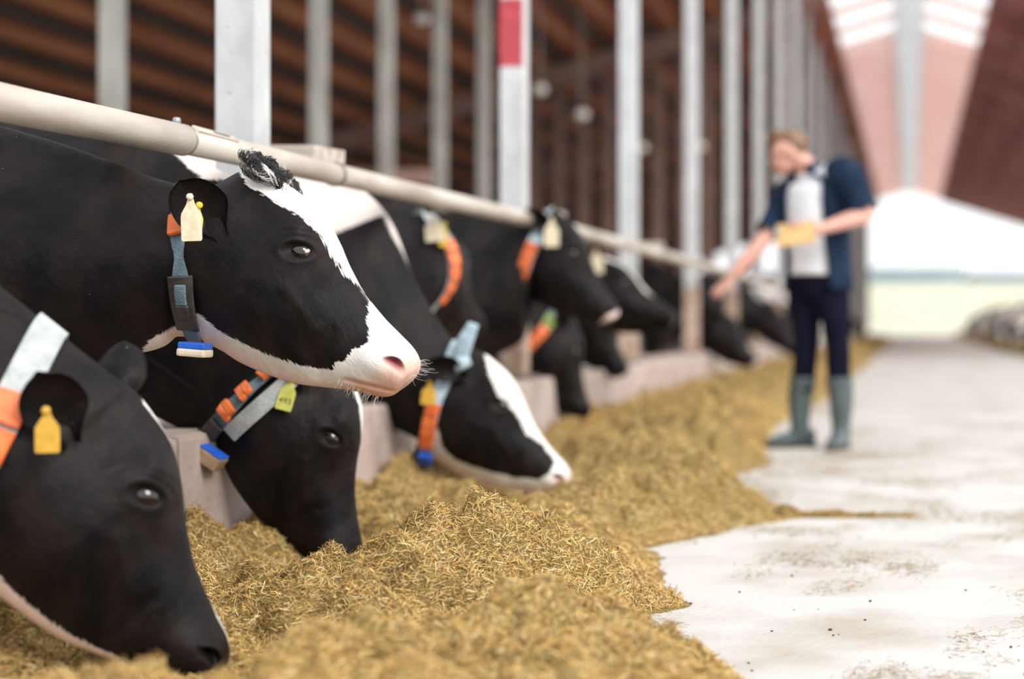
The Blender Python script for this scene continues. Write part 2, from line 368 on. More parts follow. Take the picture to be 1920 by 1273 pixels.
mesh_obj('gable_boarding', [(-8.66, YE, 5.0), (-2.3, YE, 5.0), (-2.3, YE, roof_z(2.3)), (-8.66, YE+.15, 5.0), (-2.3, YE+.15, 5.0), (-2.3, YE+.15, roof_z(2.3))],
         [(0, 1, 2), (5, 4, 3), (0, 3, 4, 1), (1, 4, 5, 2), (2, 5, 3, 0)], M['wallboard'], wf, smooth=False)
# outdoors
gr = box('ground_outside', -150, 150, YE+2, 120, -.22, -.02, M['gravel']); tag(gr, 'pale sunlit yard beyond the open barn end', 'ground', kind='structure')
mw = mesh_obj('meadow', [(-220, 120, -.02), (220, 120, -.02), (220, 262, 6.6), (-220, 262, 6.6), (-220, 120, -1), (220, 120, -1), (220, 262, 5), (-220, 262, 5), (220, 305, 6.7), (-220, 305, 6.7), (220, 305, 5), (-220, 305, 5)],
              [(0, 1, 2, 3), (4, 7, 6, 5), (0, 4, 5, 1), (1, 5, 6, 2), (3, 7, 4, 0), (3, 2, 8, 9), (7, 11, 10, 6), (2, 6, 10, 8), (8, 10, 11, 9), (9, 11, 7, 3)], M['grass'], smooth=False)
tag(mw, 'pale meadow rising beyond the open barn end', 'meadow', kind='structure')

# concrete kerb of the feed manger, in blocks
kb = empty('trim_1', (-1.82, 5, 0)); tag(kb, 'concrete feed kerb running between the cows and the silage', kind='structure')
y = .4; i = 0
while y < 74:
    ln = 2.02 if y < 40 else 6.0
    o = box('concrete_block', -2.25, -1.90+random.uniform(-.008, .008), y+.006, y+ln-.006, 0, .404+random.uniform(-.006, .006), M['concrete'], kb); bev(o, .018)
    y += ln; i += 1

# ------------------------------------------------------------------ rail pipe
rp_ = empty('rail_pipe', (-1.85, 4, 0)); tag(rp_, 'long galvanised neck rail pipe above the row of cows', 'rail')
def rail_z(Y): return float(np.interp(Y, [1, 3.47, 4.3, 5.46, 8.4, 14, 80], [1.125, 1.146, 1.1616, 1.174, 1.199, 1.203, 1.21]))
def straight_tube(y0, y1, r, n=32, steps=14):
    ys = np.linspace(y0, y1, steps); th = np.linspace(0, 2*PI, n, endpoint=False)
    V = np.array([[(-1.85+r*math.cos(a), yy, rail_z(yy)+r*math.sin(a)) for a in th] for yy in ys]).reshape(-1, 3)
    F = grid_faces(steps, n, flip=True); F.append(tuple(range(n))); F.append(tuple(range((steps-1)*n, steps*n))[::-1]); return V, F
mesh_obj('near_pipe', *straight_tube(1.2, 4.34, .040), M['pipe'], rp_)
mesh_obj('far_pipe', *straight_tube(4.30, 76, .0355, steps=60), M['pipe'], rp_)
def ring(Y, r0, r1, wd):
    V, F = [], []; n = 32
    for (rr, yy) in ((r0, Y-wd/2), (r1, Y-wd/2), (r1, Y+wd/2), (r0, Y+wd/2)):
        for a in np.linspace(0, 2*PI, n, endpoint=False): V.append((-1.85+rr*math.cos(a), yy, rail_z(Y)+rr*math.sin(a)))
    F = []
    for k in range(4):
        for j in range(n): F.append((k*n+j, ((k+1) % 4)*n+j, ((k+1) % 4)*n+(j+1) % n, k*n+(j+1) % n))
    return V, F
mesh_obj('sleeve_rim', *ring(4.342, .034, .0408, .006), M['clamp'], rp_)
o = mesh_obj('key_plate', frame_box((-1.85+.022, 4.50, rail_z(4.5)+.030), unit((.8, 0, -.6)), (0, 1, 0), unit((.6, 0, .8)), .012, .13, .004), BOXF, M['pipe'], rp_, smooth=False); bev(o, .002)
o = mesh_obj('key_slot', frame_box((-1.85+.0245, 4.53, rail_z(4.5)+.0322), unit((.8, 0, -.6)), (0, 1, 0), unit((.6, 0, .8)), .003, .05, .0025), BOXF, M['black_plastic'], rp_, smooth=False)
V, F = tube_v([(-1.85, 4.31, rail_z(4.3)+.036), (-1.85, 4.31, rail_z(4.3)+.050), (-1.85, 4.31, rail_z(4.3)+.054)], [.0095, .0095, .006], 12, 2); mesh_obj('bolt', V, F, M['steel'], rp_)
# ------------------------------------------------------------------ front posts
POST_Y = [5.22+3.63*i for i in range(23)]
for i, yy in enumerate(POST_Y):
    ht = roof_z(2.0)-.05
    pt = empty('barn_post', (-2.06, yy, 0))
    b_ = box('shaft', -2.125, -2.0, yy, yy+.125, .405, ht, M['post'], pt); bev(b_, .007)
    bp_ = box('base_plate', -2.19, -1.955, yy-.06, yy+.185, .405, .422, M['clamp'], pt)
    # grime band low on the post
    if i < 9:
        g = box('grime_sleeve', -2.127, -1.998, yy-.002, yy+.127, .422, 1.02+.05*math.sin(i*2.1), M['stain'], pt)
        # bracket board that carries the rail
        zr = rail_z(yy)
    if i == 1:
        n = 24; V, F = [], []
        for zz, k in ((2.02, 1), (2.372, 0)):
            for j in range(n+1):
                xx = -2.1255+.1215*j/n; V.append((xx, yy-.0015, zz+(k*.014*(random.random()-.3) if k else .01*random.random())))
        for j in range(n): F.append((j, j+1, n+1+j+1, n+1+j))
        mesh_obj('painted_band', V, F, M['red'], pt, smooth=False)
    names = ['white galvanised post nearest the camera behind the big black cow', 'pale steel post with a red painted band on its face', 'pale steel post third along the rail with clean grey face',
             'pale steel post fourth along the front row', 'fifth pale steel post along the rail, just left of the man', 'sixth pale steel post along the rail, beside the man']
    tag(pt, names[i] if i < len(names) else 'far pale steel post in the receding row behind the man', 'post', 'front row of barn posts' if i >= len(names) else None)
for i, yy in enumerate(POST_Y[:3]):
    zr = rail_z(yy)+.037
    br = empty('bracket_board', (-1.93, yy+.05, zr))
    V = [(-2.125, yy+.126, zr+.002), (-1.84, yy+.126, zr+.002), (-1.84, yy+.30, zr+.004), (-2.125, yy+.40, zr+.004)]
    if i == 0: V = [(-2.06, yy+.126, zr), (-1.865, yy+.126, zr), (-1.835, yy+.33, zr+.003), (-1.87, yy+.40, zr+.003), (-2.06, yy+.45, zr+.003)]
    n = len(V); V2 = V+[(a, b, c+.045) for a, b, c in V]
    F = [tuple(range(n))[::-1], tuple(range(n, 2*n))]+[(j, (j+1) % n, n+(j+1) % n, n+j) for j in range(n)]
    o = mesh_obj('board', V2, F, M['wood'], br, smooth=False); bev(o, .004)
    Vr, Fr = ring(yy+.27, .0365, .0405, .012); mesh_obj('hoop', Vr, Fr, M['clamp'], br)
    tag(br, ['weathered bracket board over the rail beside the nearest post', 'bracket board on the rail beside the red banded post', 'small bracket board on the rail at the third post'][i], 'bracket')

# ------------------------------------------------------------------ rear posts, partition posts and lamps
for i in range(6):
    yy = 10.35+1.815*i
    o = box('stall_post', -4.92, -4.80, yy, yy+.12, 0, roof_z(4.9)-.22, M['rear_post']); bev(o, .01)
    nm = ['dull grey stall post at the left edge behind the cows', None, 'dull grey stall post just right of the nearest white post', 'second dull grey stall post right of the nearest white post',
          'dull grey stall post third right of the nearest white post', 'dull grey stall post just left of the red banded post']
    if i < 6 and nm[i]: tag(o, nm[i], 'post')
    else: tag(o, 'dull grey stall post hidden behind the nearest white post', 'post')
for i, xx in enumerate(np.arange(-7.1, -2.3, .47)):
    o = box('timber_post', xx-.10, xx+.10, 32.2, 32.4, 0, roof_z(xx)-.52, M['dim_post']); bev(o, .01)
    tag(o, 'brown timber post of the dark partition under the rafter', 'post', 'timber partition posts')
for i, (px, py, yy, r, lb) in enumerate([(790, 35, 22, .10, 'round barn lamp hanging high left of the red banded post'), (1012, 168, 24, .10, 'round barn lamp just right of the red banded post'),
                                   (1090, 215, 26, .11, 'small round barn lamp left of the third white post'), (1202, 278, 30, .11, 'dusty round barn lamp right of the third white post'), (1312, 275, 31.5, .10, 'dusty round barn lamp right of the fourth white post')]):
    c = P(px, py, yy); lm = empty('barn_lamp', c)
    V, F = ell_v(c, (r, r*.8, r*.75)); mesh_obj('lamp_bowl', V, F, M['lamp'], lm)
    V, F = tube_v([c+(0, 0, r*.7), (c[0], c[1], (c[2]+roof_z(c[0]))/2), (c[0], c[1], roof_z(c[0])-.1)], [.02, .012, .012], 8, 2); mesh_obj('hanger_rod', V, F, M['clamp'], lm)
    tag(lm, lb, 'lamp')
o = box('stall_beam', -5.25, -4.5, 15.917, 16.1, 1.98, 2.12, M['rafter']); bev(o, .03); tag(o, 'reddish stall beam seen above the rail between two stall posts', 'beam')

# ------------------------------------------------------------------ silage heap
EDGE = np.array([(2.0, -.15), (2.8, -.12), (3.34, -.32), (3.6, -.52), (3.85, -.76), (4.02, -.72), (4.17, -.585), (4.4, -.62), (4.8, -.74), (5.05, -.78), (5.25, -.86), (5.6, -.66), (6.0, -.44), (6.3, -.50),
                 (6.85, -.60), (7.3, -.76), (7.7, -.82), (8.4, -.70), (9.2, -.80), (10, -.86), (11.4, -.92), (13, -.85), (16, -.75), (25, -.72), (47, -.68), (75, -.68)])
BUMPS = [(-.98, 3.98, .15, .30, .28), (-1.15, 3.66, .08, .24, .24), (-.62, 3.1, .06, .25, .25), (-.95, 3.15, .07, .30, .25), (-1.2, 2.7, .05, .3, .4), (-1.42, 4.25, .015, .2, .22), (-.90, 4.5, .05, .22, .22), (-1.2, 4.9, .04, .25, .25),
         (-1.05, 5.5, .10, .30, .30), (-.92, 6.1, .15, .26, .30), (-1.05, 7.0, .16, .28, .40), (-1.65, 5.5, .06, .2, .5), (-1.05, 8.2, .16, .3, .45), (-1.55, 7.4, .08, .2, .4), (-1.2, 9.4, .13, .3, .6), (-1.25, 11.5, .14, .3, .9),
         (-1.2, 14, .15, .3, 1.2), (-1.2, 18, .15, .3, 2), (-1.2, 25, .16, .3, 4), (-1.2, 35, .18, .3, 7), (-1.2, 55, .2, .3, 14)]
HOLLOWS = [(-1.30, 3.36, .24, .16), (-1.27, 3.08, .22, .10), (-1.55, 3.15, .30, .10), (-1.52, 4.80, .20, .14), (-1.38, 4.42, .24, .09), (-1.22, 6.32, .18, .07), (-1.32, 6.05, .30, .09), (-1.56, 8.5, .16, .05)]   # nosed out by the cows
def hay_h(X, Y, fine=True):
    e = np.interp(Y, EDGE[:, 0], EDGE[:, 1])+.10*fbm(Y*3.1, Y*0+3.3, 3)+.14*fbm(Y*9, X*4, 3, 3)
    d = e-X
    h = .045*sstep(0, .30, d)+.028*sstep(.0, .06, d)+.075*sstep(-1.62, -1.9, X)
    for (bx, by, bh, rx, ry) in BUMPS: h = h+bh*np.exp(-((X-bx)/rx)**2-((Y-by)/ry)**2)*sstep(-.02, .25, d)
    wx = .12*fbm(X*5, Y*5, 2, 21); wy = .12*fbm(X*5, Y*5, 2, 27)
    rid = 1-np.abs(fbm((X+wx)*7, (Y+wy)*7, 2, 2))*5.0                     # clumpy crests with clefts between
    n = fbm(X*4.2, Y*4.2, 3)*.11+fbm(X*8, Y*8, 2, 13)*.085+(np.clip(rid, 0, 1)-.55)*-.075+fbm(X*17, Y*17, 3, 5)*.090
    h = h+n*sstep(-.02, .20, d)
    for (hx, hy, hr, hd) in HOLLOWS: h = h-hd*np.exp(-((X-hx)**2+(Y-hy)**2)/hr**2)*sstep(0, .1, d)
    h = np.maximum(h, .006+.012*fbm(X*9, Y*9, 2, 3)+.02*sstep(0, .1, d))
    if fine: h = h+fbm(X*52, Y*52, 2, 9)*.026*sstep(0, .1, d)
    h = h-.03*sstep(-.0, -.1, d)
    return np.where(d < -.02, -.04, h)
ny, nx = 860, 300
Yg = np.exp(np.linspace(math.log(2.2), math.log(72), ny)); Xg = np.linspace(-1.90, .02, nx)
XX, YY = np.meshgrid(Xg, Yg); ZZ = np.maximum(hay_h(XX, YY), -.03)
idx = np.arange(ny*nx).reshape(ny, nx)
Q = np.stack([idx[:-1, :-1], idx[:-1, 1:], idx[1:, 1:], idx[1:, :-1]], -1).reshape(-1, 4)
HV = np.stack([XX, YY, ZZ], -1).reshape(-1, 3)
keep = (ZZ.ravel()[Q] > -.028).any(1); Q = Q[keep]
hay = fast_mesh('silage_heap', HV, Q, M['hay'], smooth=True); tag(hay, 'long golden brown heap of chopped silage along the kerb', 'silage', kind='stuff')
HPAL = np.array([1.10, 1.03, .88])*np.array([(.62, .43, .17), (.68, .50, .22), (.50, .34, .12), (.74, .60, .33), (.36, .23, .075), (.47, .40, .15), (.58, .34, .15), (.24, .145, .05), (.80, .70, .46), (.13, .07, .025)])
def strands(N, X, Y, Z, nrm, L0, L1, W0, W1, tilt, pal, wts):
    az = rng.random(N)*2*PI; d = np.stack([np.cos(az), np.sin(az), np.zeros(N)], -1)
    d = d-nrm*(d*nrm).sum(1, keepdims=True); d = unit(d); tl = rng.normal(0, tilt, N)[:, None]; d = unit(d+nrm*tl)
    L = (L0+(L1-L0)*rng.random(N)**1.8)[:, None]; W = (W0+(W1-W0)*rng.random(N))[:, None]
    s = unit(np.cross(d, nrm+rng.normal(0, .5, (N, 3)))); bend = unit(np.cross(s, d))*L*rng.normal(0, .12, N)[:, None]
    c = np.stack([X, Y, Z], -1)+nrm*(.001+.004*rng.random(N))[:, None]
    p0 = c-d*L*.5; p1 = c+bend; p2 = c+d*L*.5
    V = np.stack([p0-s*W*.4, p0+s*W*.4, p1-s*W*.5, p1+s*W*.5, p2-s*W*.25, p2+s*W*.25], 1).reshape(-1, 3)
    b = np.arange(N)[:, None]*6; Q = np.concatenate([b+[0, 1, 3, 2], b+[2, 3, 5, 4]], 1).reshape(-1, 4)
    ci = rng.choice(len(pal), N, p=wts); c = pal[ci]*(.68+.5*rng.random(N))[:, None]
    return V, Q, np.repeat(c, 6, 0)
def hay_normal(X, Y):
    e = .01; gx = (hay_h(X+e, Y, False)-hay_h(X-e, Y, False))/(2*e); gy = (hay_h(X, Y+e, False)-hay_h(X, Y-e, False))/(2*e)
    return unit(np.stack([-np.clip(gx, -1.5, 1.5), -np.clip(gy, -1.5, 1.5), np.ones_like(gx)], -1))
NS = 430000
Ys = 1/(1/2.3-rng.random(NS)**1.0*(1/2.3-1/12.0)); e_ = np.interp(Ys, EDGE[:, 0], EDGE[:, 1]); Xs = -1.89+(e_+.03+1.89)*rng.random(NS)
Zs = hay_h(Xs, Ys); ok = Zs > .004; Xs, Ys, Zs = Xs[ok], Ys[ok], Zs[ok]
# long-wave colour drift: tan, olive and golden patches
wts = np.array([.15, .16, .12, .14, .11, .07, .09, .09, .07, .06])
V, Q, C = strands(len(Xs), Xs, Ys, Zs, hay_normal(Xs, Ys), .008, .040, .0007, .0020, .36, HPAL, wts/wts.sum())
o = fast_mesh('silage_strands', V, Q, M['straw'], C); tag(o, 'loose chopped straw strands covering the silage heap', 'silage', kind='stuff')
NS2 = 90000                                  # larger tufts farther down the row
Ys = 1/(1/9.0-rng.random(NS2)*(1/9.0-1/45.0)); e_ = np.interp(Ys, EDGE[:, 0], EDGE[:, 1]); Xs = -1.89+(e_+.03+1.89)*rng.random(NS2); Zs = hay_h(Xs, Ys); ok = Zs > .004; Xs, Ys, Zs = Xs[ok], Ys[ok], Zs[ok]
V, Q, C = strands(len(Xs), Xs, Ys, Zs, hay_normal(Xs, Ys), .02, .08, .002, .006, .35, HPAL, wts/wts.sum())
o2 = fast_mesh('far_strands', V, Q, M['straw'], C, parent=o); o2['kind'] = 'stuff'
# loose bits on the floor
NF = 260000
Yf = 1/(1/2.6-rng.random(NF)*(1/2.6-1/16.0)); Xf = -.95+2.1*rng.random(NF)**1.25
dens = fbm(Xf*3.0, Yf*1.5, 3, 31)+.10*np.exp(-((Xf+.5)/.35)**2)
ok = (dens > .02+.24*rng.random(NF)) & (Xf > np.interp(Yf, EDGE[:, 0], EDGE[:, 1])-.05); Xf, Yf = Xf[ok], Yf[ok]
V, Q, C = strands(len(Xf), Xf, Yf, np.zeros(len(Xf))+.001, np.tile([0, 0, 1.0], (len(Xf), 1)), .005, .036, .0008, .0020, .03, HPAL*.50, wts/wts.sum())
o = fast_mesh('scattered_straw', V, Q, M['straw'], C); tag(o, 'scattered bits of straw on the pale aisle floor', 'straw', kind='stuff')
V, F = [], []
for k in range(150):
    yy = 1/(1/2.7-random.random()*(1/2.7-1/12)); xx = random.uniform(-.75, 1.0); r = random.uniform(.0012, .0040)*(1.6 if random.random() < .08 else 1)
    v, f = ell_v((xx, yy, r*.6), (r*random.uniform(.8, 1.6), r, r*.7), n=7, m=5); V.append(v); F += [tuple(i+35*0+k*42 for i in q) for q in f]
o = fast_mesh('feed_crumbs', np.vstack(V), np.array(F), M['straw'], np.tile([.12, .06, .03], (len(np.vstack(V)), 1)), smooth=True); tag(o, 'small brown feed crumbs dotted over the aisle floor', 'crumbs', kind='stuff')
# trail of silage swept out into the aisle
tx = np.linspace(-.56, .02, 90); V = []; tw = []
for i, xx in enumerate(tx):
    f = 1-i/89; nz_ = float(fbm(np.array(xx*16), np.array(.3), 3, 4))*1.6+1; wd = (.060*f+.008)*nz_; hh = (.040*f**1.5+.003)*nz_; yc = 6.12+.06*float(fbm(np.array(xx*5), np.array(7.3), 2)); tw.append((yc, wd, hh))
    for j, a in enumerate(np.linspace(0, PI, 9)): V.append((xx, yc-wd*math.cos(a), hh*math.sin(a)*(1+.35*math.sin(j*2.1+i*.8))-.002))
o = mesh_obj('silage_trail', V, grid_faces(90, 9, closed_v=False, flip=True), M['hay']); tag(o, 'thin trail of silage swept out onto the aisle floor', 'silage', kind='stuff')
ii = rng.integers(0, 90, 2600); tw = np.array(tw); u_ = rng.normal(0, .55, 2600)
V, Q, C = strands(2600, tx[ii]+rng.normal(0, .004, 2600), tw[ii, 0]+u_*tw[ii, 1], np.maximum(0, tw[ii, 2]*(1-u_**2))+.001, np.tile([0, 0, 1.0], (2600, 1)), .01, .045, .0010, .0026, .3, HPAL, wts/wts.sum())
fast_mesh('trail_strands', V, Q, M['straw'], C, parent=o)

# ------------------------------------------------------------------ cows
# head stations in head space: x poll->muzzle, z towards the forehead; top point, bottom point, half widths from top to bottom, squareness
HS = [((-.075, -.035), (.130, -.415), (.085, .105, .115, .105, .075), 1.0),
      ((-.020, .000), (.170, -.378), (.080, .100, .115, .105, .065), .95),
      ((.050, .020), (.220, -.352), (.100, .112, .116, .104, .058), .9),
      ((.110, .028), (.270, -.334), (.122, .120, .112, .098, .050), .85),
      ((.180, .020), (.330, -.302), (.104, .106, .100, .088, .044), .85),
      ((.250, .004), (.385, -.265), (.076, .088, .088, .076, .040), .85),
      ((.320, -.006), (.430, -.222), (.062, .074, .076, .066, .040), .85),
      ((.390, -.006), (.470, -.180), (.058, .070, .071, .062, .042), .82),
      ((.440, -.001), (.502, -.152), (.062, .076, .074, .062, .046), .80),
      ((.485, .003), (.524, -.134), (.066, .080, .076, .060, .046), .76),
      ((.516, -.001), (.540, -.119), (.061, .074, .070, .055, .043), .76),
      ((.536, -.014), (.549, -.103), (.046, .058, .056, .044, .032), .82),
      ((.546, -.038), (.551, -.085), (.018, .026, .026, .020, .013), 1.0)]
BODY = [  # x from withers, top z, bottom z (fractions of withers height 1.40), half widths
    (-1.74, 1.16, 1.00, (.03, .05, .05, .05, .03)), (-1.68, 1.30, .92, (.09, .15, .17, .15, .09)), (-1.52, 1.375, .80, (.17, .24, .26, .22, .13)), (-1.28, 1.40, .68, (.21, .28, .31, .27, .14)),
    (-.98, 1.375, .60, (.13, .29, .345, .33, .18)), (-.60, 1.365, .60, (.11, .27, .34, .335, .20)), (-.28, 1.375, .64, (.09, .22, .30, .31, .19)), (0, 1.40, .70, (.065, .16, .24, .26, .17))]
def head_axes(a, psi, roll):
    a, p, r = map(math.radians, (a, psi, roll)); ca, sa, cp, sp = math.cos(a), math.sin(a), math.cos(p), math.sin(p)
    x = np.array([ca*cp, ca*sp, -sa]); z = np.array([sa*cp, sa*sp, ca]); y = np.array([-sp, cp, 0.])
    return np.array([x, math.cos(r)*y+math.sin(r)*z, math.cos(r)*z-math.sin(r)*y])
def g2(x, z, cx, cz, sx, sz): return np.exp(-((x-cx)/sx)**2-((z-cz)/sz)**2)
def segd(x, z, a, b):
    ex, ez = b[0]-a[0], b[1]-a[1]; t = np.clip(((x-a[0])*ex+(z-a[1])*ez)/(ex*ex+ez*ez), 0, 1)
    return np.hypot(x-a[0]-ex*t, z-a[1]-ez*t)
def leg_v(pts, rad, n=12): return tube_v(pts, rad, n, 4)
class Cow: pass
def make_cow(label, O, a, psi=0, roll=0, k=1.0, W=(-2.3, 4, 1.38), neckT=None, neckB=None, white=None, pink=None, nth=64, res=.012, ear=True, ear_near=None, ear_far=None, group=None, beta=0, whole=True, bright=False):
    C = Cow(); A = head_axes(a, psi, roll); O = np.asarray(O, float); W = np.asarray(W, float); C.A, C.O, C.k = A, O, k
    hs = W[2]/1.40; cb, sb = math.cos(math.radians(beta)), math.sin(math.radians(beta))
    bx = np.array([cb, sb, 0]); by = np.array([-sb, cb, 0])
    T, B, L, G, PW = [], [], [], [], []
    for (x, zt, zb, g) in BODY:
        c = np.array([W[0], W[1], 0])+bx*x
        T.append(c+[0, 0, zt*hs]); B.append(c+[0, 0, zb*hs]+bx*(.10*(1+x/1.74))); L.append(by); G.append(np.array(g)*.95); PW.append(.9)
    nb = len(T)
    hT = [O+(A.T@np.array([t[0], 0, t[1]]))*k for t, b, g, p in HS]; hB = [O+(A.T@np.array([b[0], 0, b[1]]))*k for t, b, g, p in HS]
    if neckT is None:
        sc_ = (T[-1]+B[-1])/2; hc = (hT[0]+hB[0])/2; nd = unit(hc-sc_); Ln = np.linalg.norm(hc-sc_)
        def bez(p0, p1, p2, p3, t): return (1-t)**3*p0+3*(1-t)**2*t*p1+3*(1-t)*t*t*p2+t**3*p3
        ts = [.25, .5, .75] if Ln > .35 else [.4, .75]
        f0 = unit(bx*.8+nd*.6); neckT = [bez(T[-1], T[-1]+f0*Ln*.3, hT[0]-nd*Ln*.33, hT[0], t) for t in ts]
        neckB = [bez(B[-1], B[-1]+f0*Ln*.25, hB[0]-nd*Ln*.30, hB[0], t) for t in ts]
    nn = len(neckT); gs = G[-1]; gm = np.array((.055, .105, .130, .125, .075)); gh = np.array(HS[0][2])*k
    for i in range(nn):
        t = (i+1)/(nn+1); T.append(np.asarray(neckT[i], float)); B.append(np.asarray(neckB[i], float))
        L.append(unit(by*(1-t)+A[1]*t)); g = gs*(1-t)**2+gm*2*t*(1-t)+gh*t*t; G.append(g); PW.append(.95)
    nh = len(T)
    for i, (t, b, g, p) in enumerate(HS): T.append(hT[i]); B.append(hB[i]); L.append(A[1]); G.append(np.array(g)*k); PW.append(p)
    rows = np.hstack([np.array(T), np.array(B), np.array(L), np.array(G), np.array(PW)[:, None]])
    n = []
    for i in range(len(rows)-1):
        d = max(np.linalg.norm(rows[i, :3]-rows[i+1, :3]), np.linalg.norm(rows[i, 3:6]-rows[i+1, 3:6]))
        rr = res if i >= nh-2 else res*(1.6 if i >= nb-1 else 4); n.append(max(2, int(round(d/rr))))
    S, ui = cr(rows, n); nu = len(S)
    th = np.linspace(0, 2*PI, nth, endpoint=False)+1e-4; t = (1-np.cos(th))/2
    g = S[:, 9:14]; tt = t*4; i0 = np.clip(np.floor(tt).astype(int), 0, 3); fr = tt-i0
    # smooth interpolation of the five half widths
    gp = np.hstack([g[:, :1], g, g[:, -1:]]); w = np.zeros((nu, nth))
    for j in range(nth):
        p0, p1, p2, p3 = gp[:, i0[j]], gp[:, i0[j]+1], gp[:, i0[j]+2], gp[:, min(i0[j]+3, 6)]; f = fr[j]
        w[:, j] = .5*(2*p1+(p2-p0)*f+(2*p0-5*p1+4*p2-p3)*f*f+(3*p1-p0-3*p2+p3)*f**3)
    sn = np.sin(th); yy = np.sign(sn)[None, :]*np.abs(sn)[None, :]**S[:, 14:15]*w
    Lu = unit(S[:, 6:9]); V = S[:, None, 0:3]*(1-t)[None, :, None]+S[:, None, 3:6]*t[None, :, None]+Lu[:, None]*yy[:, :, None]
    # head features, in head space
    loc = ((V-O)@A.T)/k; x, y, z = loc[..., 0], loc[..., 1], loc[..., 2]; hw = sstep(nh-1.2, nh-.2, ui)[:, None]*np.ones(nth)
    side = np.clip(np.abs(y)/.05, 0, 1); sg = np.sign(y)
    ea, eb_ = (x-.169)*.70+(z+.044)*.714, (z+.044)*.70-(x-.169)*.714; re = np.hypot(ea/1.38, eb_/.86)
    d = .013*g2(x, z, .125, -.004, .045, .026)-.010*g2(x, z, .055, -.075, .035, .04)+.012*g2(x, z, .20, -.20, .085, .075)
    d += .0052*np.exp(-(segd(x, z, (.225, -.115), (.335, -.125))/.016)**2)-.006*g2(x, z, .335, -.172, .055, .03)-.006*g2(x, z, .265, -.055, .06, .022)
    d += .006*g2(x, z, .47, -.075, .04, .03)-.011*np.exp(-(segd(x, z, (.551, -.083), (.462, -.153))/.0055)**2)*sstep(.42, .46, x)
    d += .005*g2(x, z, .50, -.128, .03, .018)-.005*np.exp(-(segd(x, z, (.41, -.20), (.36, -.10))/.013)**2)
    d += .0080*np.exp(-((re-.0285)/.0075)**2)*(.70+.30*np.tanh(eb_/.012))-.012*np.exp(-(re/.0185)**2)+(.0035*np.exp(-((re-.046)/.0055)**2)+.0025*np.exp(-((re-.062)/.006)**2))*sstep(-.005, .02, eb_)
    d += .004*fbm(x*22+40, z*22+7, 2)*sstep(.02, .05, np.abs(y))
    na, nb_ = (x-.505)*.96+(z+.033)*.28, (z+.033)*.96-(x-.505)*.28; nz = np.hypot(na/1.95, (nb_+12*na*na)/.90)
    pit = np.exp(-(nz/.0105)**3)
    d += .003*np.exp(-((nz-.0165)/.006)**2)*sstep(-.01, .01, nb_)
    d *= side*hw
    V = V+A[1]*(d*sg)[..., None]*k-(A[1]*(sg*side)[..., None]*.026+A[0]*(.010*side)[..., None])*(pit*hw)[..., None]*k
    # loose skin: long soft folds on the neck
    fold = (1-hw)*sstep(nb-2, nb, ui)[:, None]
    ar = np.cumsum(np.r_[0, np.linalg.norm(np.diff(V.mean(1), axis=0), axis=1)])
    V = V+Lu[:, None]*((fold*.010*fbm(ar[:, None]*11+t[None]*2, t[None]*4+ar[:, None]*2, 2))*sg)[..., None]
    C.V, C.ui, C.ar, C.nh, C.nb = V, ui, ar, nh, nb; C.ah = float(np.interp(nh, ui, ar))
    loc = ((V-O)@A.T)/k; x, y, z = loc[..., 0], loc[..., 1], loc[..., 2]
    tg = t[None, :]*np.ones((nu, 1)); per = np.cumsum(np.linalg.norm(np.diff(V[:, np.r_[0:nth, 0]], axis=1), axis=2), axis=1)-np.linalg.norm(V[:, 1:2]-V[:, :1], axis=2)
    vmir = np.minimum(per, per[:, -1:]-per)
    wh = white(x, y, z, tg, ui[:, None]*np.ones(nth), V, C) if white else np.full(x.shape, -.05)
    pk = (pink(x, y, z, tg) if pink else .55*sstep(.47, .55, x))*hw
    pk = np.maximum(pk, .20*(1-hw)); dmp = sstep(.49, .54, x)*hw; raw = np.exp(-(nz/.013)**4)*hw*sstep(.02, .04, np.abs(y))*(1 if bright else 0)
    flow = np.stack([ar[:, None]*np.ones(nth), vmir, np.where(sg > 0, 5., 0.)+0*vmir], -1)
    Vs = [V.reshape(-1, 3)]; F = grid_faces(nu, nth); F.append(tuple(range(nth))[::-1]); b = (nu-1)*nth; F.append(tuple(range(b, b+nth)))
    at = dict(white=[wh.ravel()], pink=[pk.ravel()], damp=[dmp.ravel()], raw=[raw.ravel()], flow=[flow.reshape(-1, 3)])
    def add(v, f, wv=-.05, pv=0., fl_=None):
        o_ = sum(len(q) for q in Vs); v = np.asarray(v, float); Vs.append(v); F.extend([tuple(i+o_ for i in q) for q in f]); m_ = len(v)
        at['white'].append(np.full(m_, wv)); at['pink'].append(np.full(m_, pv)); at['damp'].append(np.zeros(m_)); at['raw'].append(np.zeros(m_))
        at['flow'].append(v*1.0 if fl_ is None else fl_)
    # ears
    C.ears = []
